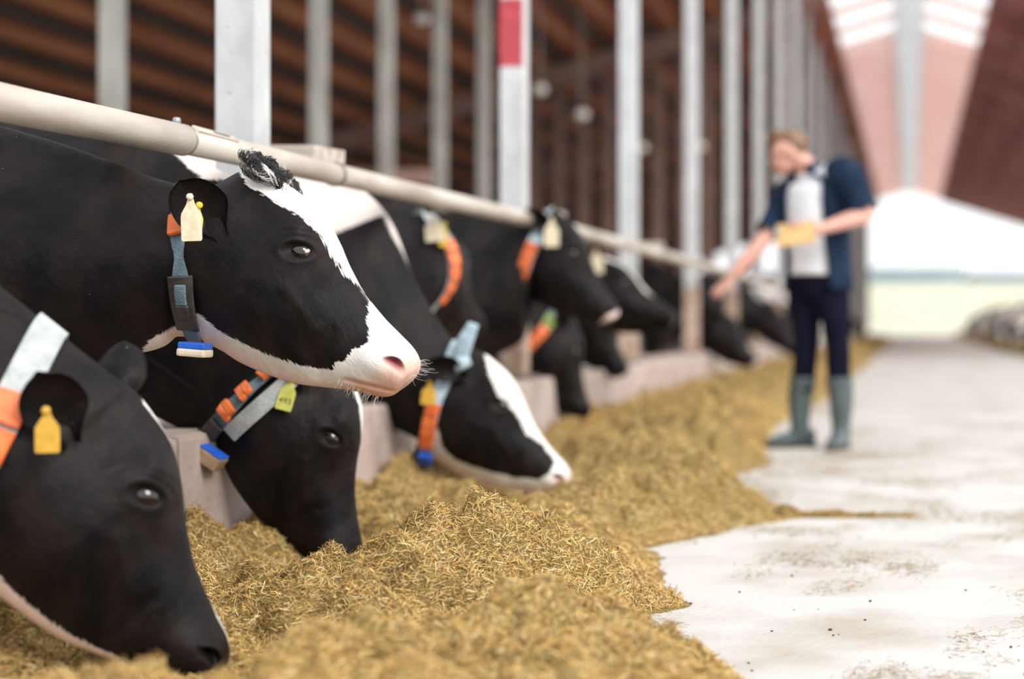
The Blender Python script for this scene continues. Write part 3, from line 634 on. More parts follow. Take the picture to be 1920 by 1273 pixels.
    if ear:
        for s in (-1, 1):
            sp = ear_near if s < 0 else ear_far; bs = (.012, .088, -.088)
            if sp and len(sp) == 5: bs = sp[4]
            e1, nm, ln, wd = sp[:4] if sp else ((-.66, .70*s, -.16), (.45, .85*s, .05), .185, .060)
            base = np.array([bs[0], bs[1]*s, bs[2]]); e1 = unit(A.T@unit(e1)); nm = unit(A.T@unit(nm)); base = O+A.T@base*k
            nm = unit(nm-e1*np.dot(nm, e1)); e2 = np.cross(nm, e1); nu_, nv_ = 18, 15; sh = []
            for layer in (0, 1):
                pts = []
                for i in range(nu_):
                    u = i/(nu_-1); hwd = wd*k*(.42+.58*math.sin(PI*min(1, .12+.62*u)))*(1-max(0, u-.55)**2*3.4)**.5 if u < .999 else wd*k*.34
                    hwd = wd*k*(.24+.76*sstep(0, .50, u))*math.sqrt(max(.02, 1-max(0, (u-.42)/.58)**2.4))
                    for j in range(nv_):
                        v_ = -1+2*j/(nv_-1); cup = .030*k*(v_*v_)*(1-.35*u)-.012*k*math.sin(PI*u)+(.010*k*u*u)
                        off = (-.5 if layer else .5)*.010*k*math.sqrt(max(.0, 1-v_*v_*.92))*(1 if u < .95 else .4)
                        pts.append(base+e1*(ln*k*u)+e2*(hwd*v_*(1-.12*v_*v_))+nm*(cup-off*1.0))
                sh.append(np.array(pts))
            fa = grid_faces(nu_, nv_, closed_v=False); m_ = nu_*nv_
            fb = [tuple(i+m_ for i in q[::-1]) for q in fa]; rim = []
            edge = [i*nv_ for i in range(nu_)]+[(nu_-1)*nv_+j for j in range(1, nv_)]+[i*nv_+nv_-1 for i in range(nu_-2, -1, -1)]
            for q in range(len(edge)-1): rim.append((edge[q+1], edge[q], edge[q]+m_, edge[q+1]+m_))
            add(np.vstack(sh), fa+fb+rim, -.05, .12)
            C.ears.append((base, e1, e2, nm, ln*k))
    if whole:
        g0 = np.array([W[0], W[1], 0])
        def bp(x_, y_, z_): return g0+bx*x_+by*y_+np.array([0, 0, z_*hs])
        for s in (-1, 1):
            add(*leg_v([bp(.0, .15*s, .95), bp(.06, .19*s, .74), bp(.02, .16*s, .46), bp(.03, .15*s, .38), bp(.01, .145*s, .14), bp(.03, .145*s, .08), bp(.06, .145*s, .0)], [.12, .105, .065, .058, .040, .046, .062]))
            add(*leg_v([bp(-1.40, .16*s, 1.05), bp(-1.33, .21*s, .82), bp(-1.47, .18*s, .58), bp(-1.58, .16*s, .48), bp(-1.54, .155*s, .16), bp(-1.52, .155*s, .08), bp(-1.48, .155*s, .0)], [.17, .15, .08, .06, .042, .048, .062]))
        add(*leg_v([bp(-1.70, 0, 1.28), bp(-1.80, 0, 1.18), bp(-1.84, 0, .9), bp(-1.82, .02, .55), bp(-1.82, .02, .40)], [.035, .03, .02, .022, .03], 8))
    VV = np.vstack(Vs); root = empty('cow', (float(W[0]), float(W[1]), 0)); C.root = root
    bo = mesh_obj('cow_body', VV, F, M['coat'], root); me = bo.data
    for nme in ('white', 'pink', 'damp', 'raw'):
        a_ = me.attributes.new(nme, 'FLOAT', 'POINT'); a_.data.foreach_set('value', np.concatenate(at[nme]).astype(np.float32))
    a_ = me.attributes.new('flow', 'FLOAT_VECTOR', 'POINT'); a_.data.foreach_set('vector', np.vstack(at['flow']).astype(np.float32).ravel())
    tag(root, label, 'cow', group)
    # eyes
    for s in (-1, 1):
        m_ = (sg == s) & (hw > .9); dd = np.where(m_, np.hypot(x-.169, z+.044), 9); j = np.unravel_index(np.argmin(dd), dd.shape)
        c = V[j]+(-A[1]*s*.0100+A[2]*.0)*k; C.eye = c
        V1, F1 = ell_v(c, (.0265*k, .0215*k, .0215*k), np.array([A[0]*.70+A[2]*.714, A[1], A[2]*.70-A[0]*.714]), 28, 18); eb = mesh_obj('eyeball', V1, F1, M['eye'], root)
        if nth > 180:
            V1, F1 = ell_v(c+(A[0]*.0105+A[1]*s*.0040+A[2]*.0130)*k, (.0070*k, .0125*k, .0095*k), A, 16, 10); mesh_obj('eye_white', V1, F1, M['eye_white'], eb)
    return C
def at_loft(C, dist, j):
    """point, along-neck direction and outward normal on the loft, dist metres behind the head base, column j."""
    q = C.ah-dist; i = int(np.clip(np.searchsorted(C.ar, q)-1, 1, len(C.ar)-3)); f = (q-C.ar[i])/(C.ar[i+1]-C.ar[i])
    n = C.V.shape[1]; j0 = int(math.floor(j)) % n; j1 = (j0+1) % n; fj = j-math.floor(j)
    Vr = lambda ii: C.V[ii, j0]*(1-fj)+C.V[ii, j1]*fj
    p = Vr(i)*(1-f)+Vr(i+1)*f; du = unit(Vr(i+1)-Vr(i-1)); dv = unit(C.V[i, (j0+2) % n]-C.V[i, (j0-1) % n]); nm = unit(np.cross(dv, du))
    if np.dot(nm, p-C.V[i].mean(0)) < 0: nm = -nm
    return p, du, nm
def collar_path(C, d_top, d_bot, t0, t1, ns, near=True, lift=0.004, smooth=2):
    """points on the collar line: t 0 = crest of the neck, 1 = throat; t1>1 runs on up the far side."""
    n = C.V.shape[1]; out = []
    for q in np.linspace(t0, t1, ns):
        ang = PI*q; tt = (1-math.cos(ang))/2; th = 2*PI-ang if near else ang
        out.append(at_loft(C, d_top+(d_bot-d_top)*tt, (th/(2*PI)*n) % n))
    P_, U, Nn = (np.array([o[i] for o in out]) for i in range(3))
    Nn = Nn.copy()
    for _ in range(smooth*4): Nn[1:-1] = unit(Nn[1:-1]*2+Nn[:-2]+Nn[2:])
    for _ in range(smooth*3): P_[1:-1] = (P_[1:-1]*2+P_[:-2]+P_[2:])/4
    T = unit(np.gradient(P_, axis=0)); Wd = unit(np.cross(Nn, T)); return P_+Nn*lift, Wd, Nn
def sweep(name, path, wid, thk, m, parent, closed=False, woff=0.0):
    P_, Wd, Nn = path; n = len(P_); wid = np.broadcast_to(wid, (n,))[:, None]; c = P_+Wd*woff
    q = [c-Wd*wid/2, c+Wd*wid/2, c+Wd*wid/2+Nn*thk, c-Wd*wid/2+Nn*thk]; V = np.stack(q, 1).reshape(-1, 3)
    F = grid_faces(n, 4)
    if closed: F += [((n-1)*4+j, (n-1)*4+(j+1) % 4, (j+1) % 4, j) for j in range(4)]
    else: F += [(3, 2, 1, 0), tuple((n-1)*4+j for j in range(4))]
    return mesh_obj(name, V, F, m, parent, smooth=False)
def make_collar(C, label, d_top, d_bot, wid, strap, segs=(), lift=.005, narrow=None):
    """segs: (kind name, material, t0, t1, width factor, thickness, pieces)"""
    c = empty('neck_collar', tuple(C.V[int(np.argmin(abs(C.ar-C.ah)))].mean(0))); tag(c, label, 'collar', None)
    full = collar_path(C, d_top, d_bot, 0, 2, 97, lift=lift)
    full = tuple(a[:-1] for a in full); wv = np.full(96, wid)
    if narrow:
        q = np.linspace(0, 2, 97)[:-1]; wv = wid*(1-narrow[2]*np.exp(-((q-narrow[0])/narrow[1])**2))
    sweep('strap', full, wv, .003, strap, c, closed=True)
    for (nm, m, t0, t1, wf, thk, pcs) in segs:
        hold = c
        gap = .12 if pcs > 1 else 0
        for p in range(pcs):
            a0 = t0+(t1-t0)*(p+gap/2)/pcs; a1 = t0+(t1-t0)*(p+1-gap/2)/pcs
            o = sweep(nm, collar_path(C, d_top, d_bot, a0, a1, 9, lift=lift+.0032), wid*wf, thk, m, hold); bev(o, min(.0025, thk*.3), 1)
    return c
TAGO = [(-.10, .5), (.10, .5), (.13, .40), (.20, .28), (.47, .08), (.5, .0), (.5, -.46), (.45, -.5), (-.45, -.5), (-.5, -.46), (-.5, .0), (-.47, .08), (-.20, .28), (-.13, .40)]
def ear_tag(C, top, size, up, facing, m, name='ear_tag', text=None, label=None):
    up = unit(up); nrm = unit(facing); nrm = unit(nrm-up*np.dot(nrm, up)); sx = np.cross(up, nrm); wd, ht = size
    c = np.asarray(top, float)-up*ht*.42; n = len(TAGO); V = []
    for s in (1, -1): V += [c+sx*(a*wd)+up*(b*ht)+nrm*(.0012*s+.004*(b-.1)**2) for a, b in TAGO]
    F = [tuple(range(n))[::-1], tuple(range(n, 2*n))]+[(j, (j+1) % n, n+(j+1) % n, n+j) for j in range(n)]
    o = mesh_obj(name, V, F, m, C.root, smooth=False)
    if label: o['label'] = label
    b = c+up*ht*.43+nrm*.002; V1, F1 = tube_v([b, b+nrm*.005, b+nrm*.0075], [.0075, .0075, .004], 12, 2); mesh_obj('stud', V1, F1, m, o)
    if text:
        cu = bpy.data.curves.new('tag_number', 'FONT'); cu.body = text; cu.size = wd*.52; cu.align_x = 'CENTER'; cu.extrude = .0002
        t = bpy.data.objects.new('tag_number', cu); link(t)
        dg = bpy.context.evaluated_depsgraph_get(); me = bpy.data.meshes.new_from_object(t.evaluated_get(dg)); bpy.data.objects.remove(t)
        R = Matrix(np.array([-sx, up, nrm]).T.tolist()).to_4x4()
        if np.dot(np.cross(-sx, up), nrm) < 0: R = Matrix(np.array([sx, up, nrm]).T.tolist()).to_4x4()
        R.translation = Vector(c-up*ht*.30+nrm*.0024)-C.root.location
        me.transform(R); me.materials.clear(); me.materials.append(M['ink']); t = bpy.data.objects.new('tag_number', me); link(t, o)
    return o
def hair_strands(name, roots, dirs, length, rad, m, parent, curl=0.0, grav=0.0, seg=6):
    V, F, b = [], [], 0
    for p, d in zip(roots, dirs):
        L = length*random.uniform(.55, 1.2); d = unit(d); s = unit(np.cross(d, (.3, .5, .8))); u = np.cross(s, d); ph = random.random()*6.28; pts = []
        for i in range(seg+1):
            t = i/seg; pts.append(np.asarray(p)+d*L*t+np.array([0, 0, -grav*L*t*t])+(s*math.cos(ph+t*5)+u*math.sin(ph+t*5))*curl*L*t*(1.2-.4*t))
        pts = np.array(pts); T = unit(np.gradient(pts, axis=0)); S = unit(np.cross(T, s+.01)); Nn = np.cross(S, T)
        r = rad*np.linspace(1, .35, seg+1)[:, None]
        for j in range(3): a = 2*PI*j/3; V.append(pts+S*r*math.cos(a)+Nn*r*math.sin(a))
        for i in range(seg):
            for j in range(3):
                k2 = (j+1) % 3; F.append((b+j*(seg+1)+i, b+k2*(seg+1)+i, b+k2*(seg+1)+i+1, b+j*(seg+1)+i+1))
        b += 3*(seg+1)
    return mesh_obj(name, np.vstack(V), F, m, parent)
def local_poly(C, pts, Yn):
    """outline on the near cheek: picture points at depth Yn -> head space (x, z)."""
    W_ = np.array([P(a, b, Yn) for a, b in pts]); l = ((W_-C.O)@C.A.T)/C.k; return l[:, [0, 2]]

# --- the big cow with a white blaze, head raised (B)
BP = [(-900, 100), (300, 250), (430, 318), (460, 351), (485, 362), (520, 384), (567, 410), (591, 437), (610, 476), (630, 512), (653, 535), (672, 563), (679, 606), (687, 641), (657, 657), (640, 677), (622, 680), (614, 696), (551, 685),
      (496, 667), (449, 645), (398, 618), (365, 586), (345, 596), (315, 610), (262, 640), (232, 668), (140, 708), (-900, 1200)]
def white_B(x, y, z, t, u, V, C):
    pl = local_poly(C, BP, C.O[1]-.085); sd = -poly_sd(x, z, pl)
    far = y > 0                                               # a dark patch round the far eye too
    return sd
def pink_B(x, y, z, t): return np.clip(.75*sstep(.46, .53, x)*sstep(.03, -.01, z)+.50*sstep(.86, .97, t)+.38*sstep(.44, .50, x)*sstep(-.09, -.14, z)+.6*np.exp(-(segd(x, z, (.551, -.083), (.455, -.156))/.006)**2), 0, .95)
s8 = 4.0
def Q8(px, py): return P(px, py, 4.0)
B = make_cow('large black cow with raised head, white blaze and pink muzzle', (-1.470, 4.0, 1.0225), 52.0, 0, 0, 1.0, W=(-2.50, 3.98, 1.33),
             neckT=[Q8(-120, 205), Q8(0, 236), Q8(100, 264), Q8(200, 299), Q8(300, 336), Q8(385, 352)], neckB=[Q8(-180, 800), Q8(-40, 775), Q8(60, 735), Q8(140, 702), Q8(235, 670), Q8(300, 652)],
             white=white_B, pink=pink_B, bright=True, nth=200, res=.0042, ear_near=((-.78, -.36, .10), (.30, -.94, .12), .158, .070, (.035, .085, -.158)))
# --- near cow eating at lower left (A)
def white_A(x, y, z, t, u, V, C):
    a = .014-np.abs(y+.004-.1*(x-.02))-np.maximum(0, x-.11)*.6-np.maximum(0, .01-x)
    b = .016-np.abs(y)-np.maximum(0, .44-x)*.5-np.maximum(0, x-.515)*1.2
    c = (t-.935)*.35-np.maximum(0, .10-x)*.2-np.maximum(0, x-.44)*.5
    return np.maximum(np.maximum(a, b), c)
A_ = make_cow('black cow eating silage in the lower left corner of the picture', (-1.478, 3.274, .548), 71.5, 21, -3, 1.0, W=(-2.42, 3.12, 1.30), white=white_A, pink=lambda x, y, z, t: .55*sstep(.9, .97, t)+.25*sstep(.5, .55, x),
              nth=160, res=.006, ear_near=((-.86, -.36, -.06), (.20, -.95, .12), .155, .066, (.03, .088, -.13)), ear_far=((-.88, .42, .42), (.5, .8, .1), .15, .058, (.0, .07, -.05)))
# --- cow with head down just behind the big one (C)
def white_C(x, y, z, t, u, V, C):
    nk = np.where(u < C.nh-1, np.maximum(.03-np.abs(V[..., 0]+1.97)*.35-t*.5, .03-np.abs(V[..., 0]+2.25)*.25-t*.45), -.05)
    return np.maximum(nk, .034-np.abs(y-.01)-np.maximum(0, x-.12)*.5-np.maximum(0, -.02-x)-np.maximum(0, -.02-z)*3)
C5 = lambda px, py: P(px, py, 4.80)
C_ = make_cow('black cow with head lowered in silage beneath the big cow', (-1.562, 4.755, .555), 86, 8, 0, 1.0, W=(-2.42, 4.86, 1.335), neckT=[C5(240, 232), C5(330, 292), C5(440, 335), C5(545, 455), C5(610, 590)], neckB=[C5(60, 640), C5(150, 690), C5(230, 745), C5(310, 790), C5(370, 815)], white=white_C, nth=140, res=.007)
# --- blazed cow with the light blue strap (D)
DP = [(500, 100), (721, 380), (728, 420), (765, 500), (830, 600), (900, 655), (915, 700), (937, 741), (967, 776), (986, 815), (1011, 833), (1038, 867), (1031, 887), (1011, 899), (967, 897), (917, 885), (877, 872), (848, 860), (830, 838), (826, 800), (780, 860), (500, 900)]
def white_D(x, y, z, t, u, V, C):
    pl = local_poly(C, DP, C.O[1]-.07); hd = -poly_sd(x, z, pl); hd = np.where(u > C.nh-.6, hd, -.05)
    back = np.minimum(V[..., 2]-1.03-.53*(V[..., 0]+2.06), (-1.91-V[..., 0])*1.0)   # pale upper shoulder and back
    st = .010-np.abs(t)*.35-np.abs(V[..., 2]-1.03)*.10-np.maximum(0, V[..., 0]+1.80)*.3  # painted sheen: thin white line along the neck crest
    return np.maximum(np.maximum(hd, np.where(u < C.nb+3.2, back, -.05)), np.where(u < C.nh-1, st, -.05))
D6 = lambda px, py: P(px, py, 6.30)
D = make_cow('black and white cow with a light blue strap standing up on its head', (-1.556, 6.303, .565), 54.5, 3, 0, 1.02, W=(-2.42, 6.26, 1.34),
             neckT=[D6(600, 300), D6(690, 365), D6(735, 420), D6(775, 520), D6(820, 600), D6(862, 655)], neckB=[D6(560, 690), D6(600, 720), D6(640, 745), D6(690, 775), D6(745, 805), D6(800, 835)],
             white=white_D, pink=lambda x, y, z, t: np.clip(.55*sstep(.47, .54, x)+.5*sstep(.86, .97, t), 0, .8), bright=True, nth=120, res=.008, ear_near=((-.62, -.78, -.30), (.45, -.80, .2), .19, .055))
# --- middle distance cows
def white_none(x, y, z, t, u, V, C): return np.full(x.shape, -.05)
def white_star(x, y, z, t, u, V, C): return .030-np.abs(y)-np.maximum(0, x-.30)*.5-np.maximum(0, -z-.02)*2-np.maximum(0, -.03-x)
def white_nose(x, y, z, t, u, V, C): return .012-np.abs(x-.53)*.9-np.maximum(0, -.06-z)*.2
def white_patch(x, y, z, t, u, V, C): return fbm(V[..., 0]*2.2+V[..., 1], V[..., 2]*2.2+V[..., 1]*3, 2)*.25-.006
mid = dict(nth=72, res=.014)
Fc = make_cow('dark cow turned away with a cream and a yellow ear tag', (-1.97, 7.15, 1.10), 48, 80, 0, 1.0, W=(-2.55, 6.98, 1.30), white=white_none, ear_near=((-.35, .0, -.6), (.2, -.9, .3), .01, .01), ear_far=((-.35, .9, -.35), (-.9, .2, -.2), .17, .055), **mid)
def white_thin(x, y, z, t, u, V, C): return .009-np.abs(y)-np.maximum(0, -z-.02)*2-np.maximum(0, .12-x)*.3
H = make_cow('dark cow eating at the kerb with a green and orange collar', (-1.835, 9.30, .715), 79, 30, 0, 1.0, W=(-2.74, 9.18, 1.28), white=white_thin, **mid)
G_ = make_cow('dark cow with lifted head under the rail and a long orange collar', (-1.69, 8.40, 1.205), 60, 2, 0, 1.0, W=(-2.50, 8.22, 1.34), neckT=[P(800, 388, 8.3), P(880, 402, 8.33), P(960, 414, 8.36), P(1020, 415, 8.38)], neckB=[P(800, 700, 8.3), P(870, 690, 8.33), P(935, 665, 8.36), P(985, 625, 8.38)], white=white_nose, **mid)
I_ = make_cow('black cow with white forehead stripe reaching over the kerb, muzzle forward', (-1.81, 10.3, 1.075), 39, 0, 0, 1.0, W=(-2.66, 10.05, 1.32), white=white_star, **mid)
I2 = make_cow('dark cow with lowered head half hidden by the collared eating cow', (-1.95, 10.75, .86), 68, 0, 0, .95, W=(-2.75, 10.95, 1.26), white=white_none, **mid)
J = make_cow('black cow eating below the hand of the man', (-1.72, 16.4, .76), 58, 0, 0, 1.0, W=(-2.55, 16.75, 1.30), white=white_nose, nth=56, res=.02)
K_ = make_cow('dark cow half hidden behind the man, head over the kerb', (-1.62, 21.0, .85), 62, 0, 0, 1.0, W=(-2.5, 21, 1.3), white=white_none, nth=48, res=.025)
far_specs = [(24.5, .70, 70), (28.6, 1.0, 45), (30.2, .7, 72), (35, .75, 68), (40, .8, 60), (46, .7, 70), (52, .75, 65), (59, .7, 70)]
far_labels = [None, None, None, None, None, None, None, None]
for (yy, hz, an), lb in zip(far_specs, far_labels):
    make_cow(lb or 'small dark cow far down the left feeding row', (-1.68, yy, hz), an, random.uniform(-15, 15), 0, 1.0, W=(-2.5, yy, 1.3), white=white_patch if yy > 25 else white_none, nth=32, res=.05, group=None if lb else 'far cows on the left feeding row')
# cows on the other side of the aisle face -X
def right_cow(yy, hz, an, wf): return make_cow('small black and white cow in the far feeding row on the right', (2.75, yy, hz), an, 180+random.uniform(-20, 20), 0, 1.0, W=(3.65, yy, 1.3), white=wf, nth=28, res=.06, beta=180, group='far cows on the right feeding row')
for i in range(16):
    right_cow(37+i*2.9+random.uniform(-.5, .5), random.choice([.7, .75, .9, 1.0]), random.choice([72, 66, 55, 48]), white_patch)
# cows standing loose behind the feeding row
make_cow('dark patched cow standing further back behind the stall posts', (-4.75, 13.0, 1.2), 30, 20, 0, 1.0, W=(-5.6, 12.9, 1.38), white=white_patch, nth=56, res=.03)

# ------------------------------------------------------------------ ear tags, hair, collars
fc = (0.12, -1, .05)
ear_tag(B, P(357, 370, 3.80), (.044, .106), (-.04, .0, 1), fc, M['cream_tag'], label='dusty cream ear tag'); ear_tag(B, P(372, 385, 3.81), (.028, .080), (.12, 0, 1), (.75, -.8, 0), M['yellow_tag'], label='narrow yellow ear tag')
ear_tag(A_, P(88, 770, 3.06), (.042, .082), (-.02, 0, 1), fc, M['ochre_tag'], label='ochre yellow ear tag')
ear_tag(C_, P(546, 712, 4.60), (.044, .092), (.28, 0, 1), fc, M['lime_tag'], text='493', label='yellow green ear tag with faded number'); ear_tag(C_, P(520, 708, 4.64), (.03, .06), (-.2, 0, 1), (1, -.35, 0), M['lime_tag'])
ear_tag(D, P(806, 718, 6.12), (.05, .085), (.1, 0, 1), fc, M['ochre_tag'])
ear_tag(Fc, P(812, 408, 6.96), (.075, .105), (-.1, 0, 1), fc, M['cream_tag']); ear_tag(Fc, P(834, 420, 6.97), (.03, .10), (.1, 0, 1), fc, M['yellow_tag'])
ear_tag(G_, P(1034, 412, 8.20), (.07, .14), (.0, 0, 1), fc, M['cream_tag'])
ear_tag(I_, P(1118, 472, 10.1), (.08, .14), (.0, 0, 1), fc, M['cream_tag'])
# forelock and whiskers of the big cow
def forelock(n_clump, name, m, seed):
    rd = random.Random(seed); V, F, b = [], [], 0; seg = 9
    for q in range(n_clump):
        ca, cb = rd.uniform(-.075, .030), rd.uniform(-.060, .055); ph = rd.uniform(0, 6.28); cw = rd.uniform(.010, .017); L = rd.uniform(.04, .065)
        dr = unit(np.array([rd.uniform(-.5, .45), rd.uniform(-.9, .4), .50])); sx_ = unit(np.cross(dr, (.2, 1, .1))); ux = np.cross(sx_, dr)
        for h in range(26):
            r0 = np.array([ca-.016+rd.gauss(0, .006), cb*1.15+rd.gauss(0, .006), .012*math.cos(cb*22)-.016+min(0, ca)*.25]); f = rd.uniform(.75, 1.1); p2 = ph+rd.gauss(0, .22); pts = []
            for i in range(seg+1):
                t = i/seg; c = cw*min(1, t*2.2); pts.append(r0+dr*L*f*t*(1-.25*t)+(sx_*(math.cos(p2+t*6)-math.cos(p2))+ux*(math.sin(p2+t*6)-math.sin(p2)))*c*.8+np.array([-.006, -.004, -.016])*t*t)
            pts = np.array(pts)@B.A+B.O; T = unit(np.gradient(pts, axis=0)); S = unit(np.cross(T, (.3, .5, .8))); N_ = np.cross(S, T); r = .0009*np.linspace(1.1, .4, seg+1)[:, None]
            for j in range(3): a = 2*PI*j/3; V.append(pts+S*r*math.cos(a)+N_*r*math.sin(a))
            for i in range(seg):
                for j in range(3): k2 = (j+1) % 3; F.append((b+j*(seg+1)+i, b+k2*(seg+1)+i, b+k2*(seg+1)+i+1, b+j*(seg+1)+i+1))
            b += 3*(seg+1)
    o = mesh_obj(name, np.vstack(V), F, m, B.root); o['kind'] = 'stuff'
forelock(60, 'forelock', M['dark_hair'], 3); forelock(9, 'pale_forelock', M['white_hair'], 5)
rts, drs = [], []
for k in range(46):
    q = np.array([.535+random.uniform(-.03, .014), random.uniform(-.05, .05), -.012-random.uniform(0, .035)]); rts.append(B.O+B.A.T@q); drs.append(B.A.T@np.array([random.uniform(.2, 1), q[1]*8, random.uniform(.1, 1.2)]))
for k in range(70):
    q = np.array([.535-random.uniform(0, .09), random.uniform(-.04, .03), 0]); q[2] = -.118-(.548-q[0])*.42; rts.append(B.O+B.A.T@q); drs.append(B.A.T@np.array([random.uniform(.1, .9), q[1]*9, -random.uniform(.5, 1.2)]))
hair_strands('whiskers', rts, drs, .030, .0004, M['white_hair'], B.root, curl=.12, grav=.05, seg=4)['kind'] = 'stuff'

# collars
cB = make_collar(B, 'blue grey webbing collar with black buckle on the big blazed cow', .12, -.055, .036, M['strap'],
                 [('number_block', M['orange'], .30, .40, 1.05, .014, 1), ('buckle_frame', M['black_plastic'], .585, .83, 1.50, .008, 1), ('buckle_bar', M['strap'], .62, .70, .72, .011, 1), ('buckle_bar', M['black_plastic'], .70, .76, .9, .012, 1)], narrow=(.50, .06, .45), lift=.007)
def sensor(c, px, py, Y, up, size, m1, m2, face=(0, -1, 0), cap=.45):
    u = unit(up); n = unit(face); n = unit(n-u*np.dot(n, u)); s = np.cross(u, n); ctr = P(px, py, Y)
    o = mesh_obj('sensor_cap', frame_box(ctr+u*size[2]*(.05+cap), s, n, u, size[0], size[1], size[2]*cap), BOXF, m1, c, smooth=False); bev(o, .004)
    o = mesh_obj('sensor_case', frame_box(ctr-u*size[2]*.45, s, n, u, size[0]*1.06, size[1]*1.05, size[2]*.55), BOXF, m2, c, smooth=False); bev(o, .006)
sensor(cB, 366, 655, 3.93, (.08, 0, 1), (.031, .026, .017), M['blue_plastic'], M['beige_plastic'])
cA = make_collar(A_, 'pale grey collar with orange number blocks on the lower left cow', .11, -.02, .062, M['strap_pale'], [('number_block', M['orange'], .36, .74, 1.05, .012, 4)], lift=.007)
cC = make_collar(C_, 'grey collar with orange ladder frame and muddy sensor on the lowered cow', .05, -.04, .045, M['strap'], [('ladder_frame', M['orange'], .40, .455, 1.0, .016, 2), ('ladder_frame', M['orange'], .50, .555, 1.0, .016, 2), ('ladder_frame', M['orange'], .60, .655, 1.0, .016, 2), ('buckle_frame', M['black_plastic'], .70, .80, 1.0, .014, 1)], lift=.012)
o = sweep('loose_strap_end', collar_path(C_, .005, -.085, .22, .70, 30, lift=.016), .046, .004, M['strap_pale'], cC)
sensor(cC, 400, 850, 4.60, (.55, 0, .8), (.034, .03, .034), M['blue_plastic'], M['brown_plastic'], cap=.12)
cD = make_collar(D, 'light blue collar with orange block and blue weight on the blazed eating cow', .04, -.05, .05, M['strap_blue'], [('number_block', M['orange'], .50, .78, 1.0, .014, 4), ('sensor_case', M['blue_plastic'], .82, .97, .9, .03, 1)], lift=.008)
pth = [P(850, 690, 6.22), P(862, 668, 6.20), P(872, 640, 6.20), P(888, 606, 6.22)]
V, F = tube_v(pth, [(.030, .004), (.034, .004), (.034, .004), (.022, .003)], 10, 5, up=(.3, 1, 0)); mesh_obj('loose_strap_end', V, F, M['strap_blue'], cD)
V, F = tube_v([P(848, 694, 6.19), P(862, 682, 6.17), P(882, 676, 6.18)], [(.022, .010), (.026, .014), (.016, .008)], 10, 4, up=(0, 1, 0)); mesh_obj('strap_knot', V, F, M['strap_blue'], cD)
make_collar(Fc, 'grey and orange collar on the cow turned away', .03, -.06, .05, M['strap_pale'], [('number_block', M['orange'], .34, .75, 1.0, .014, 5)], lift=.008)
make_collar(G_, 'long orange collar with dark buckle on the lifted head cow', .04, .10, .06, M['strap_blue'], [('number_block', M['orange'], .40, .66, 1.0, .014, 5), ('buckle_frame', M['black_plastic'], .68, .80, .9, .012, 1), ('weight', M['steel'], .82, .93, .95, .03, 1)], lift=.008)
make_collar(H, 'green and orange collar on the kerbside eating cow', .03, -.04, .06, M['strap'], [('clip', M['green_plastic'], .33, .44, 1.05, .012, 1), ('number_block', M['orange'], .45, .68, 1.0, .014, 4), ('buckle_frame', M['black_plastic'], .70, .84, .9, .012, 1), ('weight', M['steel'], .86, .97, 1, .03, 1)], lift=.008)

# ------------------------------------------------------------------ the man in the aisle
YM = 9.44
def PM(px, py, dy=0.0): return P(px, py, YM+dy)
man = empty('person', (-.50, YM, 0)); tag(man, 'man in navy shirt, white tee and green boots reaching towards a cow', 'person')
fx = unit((-.48, -.88, 0)); lx = unit((.88, -.48, 0))                     # chest direction, his left
pel = PM(1535, 520); ch = PM(1528, 375); shl = PM(1588, 328, -.13); shr = PM(1476, 372, .12); nk = PM(1512, 312, -.02); hd = PM(1478, 286, -.04)
elr = PM(1440, 440, .02); wrr = PM(1372, 520, -.10); hdr = PM(1345, 547, -.12)
ell = PM(1626, 402, -.18); wrl = PM(1530, 432, -.36); hdl = PM(1505, 438, -.38)
hipl = pel+lx*.085-np.array([0, 0, .02]); hipr = pel-lx*.085-np.array([0, 0, .02])
knl = PM(1570, 640, -.08); anl = PM(1577, 800, -.06); knr = PM(1512, 645, .02); anr = PM(1500, 800, .06)
hx = unit((-.93, -.20, -.30)); hy = unit(np.cross((0, 0, 1), hx)); hz = np.cross(hx, hy); HA = np.array([hx, hy, hz])
parts = [tube_v([pel-(0, 0, .06), pel+(0, 0, .08), (pel+ch)/2, ch+(0, 0, .02), ch+(0, 0, .10), nk-(0, 0, .03)], [(.14, .10), (.145, .105), (.145, .105), (.165, .11), (.15, .09), (.06, .055)], 20, 4, up=fx),
         tube_v([nk-(0, 0, .05), nk+(-.01, 0, .01), hd+hx*(-.03)-hz*.04], [.060, .055, .055], 14, 4),
         ell_v(hd+hz*.018-hx*.012, (.097, .077, .088), HA), ell_v(hd+hx*.042-hz*.050, (.058, .054, .062), HA), ell_v(hd+hx*.055-hz*.092, (.034, .030, .026), HA),
         ell_v(hd+hx*.099-hz*.032, (.020, .013, .022), HA, 12, 8), ell_v(hd+hx*.082+hz*.020, (.016, .05, .012), HA, 12, 8), ell_v(hd+hx*.092-hz*.068, (.010, .024, .011), HA, 12, 8)]
for s in (-1, 1): parts.append(ell_v(hd+hy*.079*s-hx*.010-hz*.018, (.020, .010, .032), HA, 12, 8))
for (a_, b_, c_) in ((shl, ell, wrl), (shr, elr, wrr)):
    parts.append(tube_v([ch+(0, 0, .06), a_, a_*.45+b_*.55, b_, b_*.65+c_*.35, b_*.25+c_*.75, c_], [.05, .062, .052, .043, .044, .034, .028], 14, 4))
for (a_, b_, c_) in ((hipl, knl, anl), (hipr, knr, anr)):
    parts.append(tube_v([a_+(0, 0, .03), a_*.5+b_*.5, b_, b_*.6+c_*.4, c_, c_-(0, 0, .06)], [.075, .068, .050, .048, .036, .036], 14, 4))
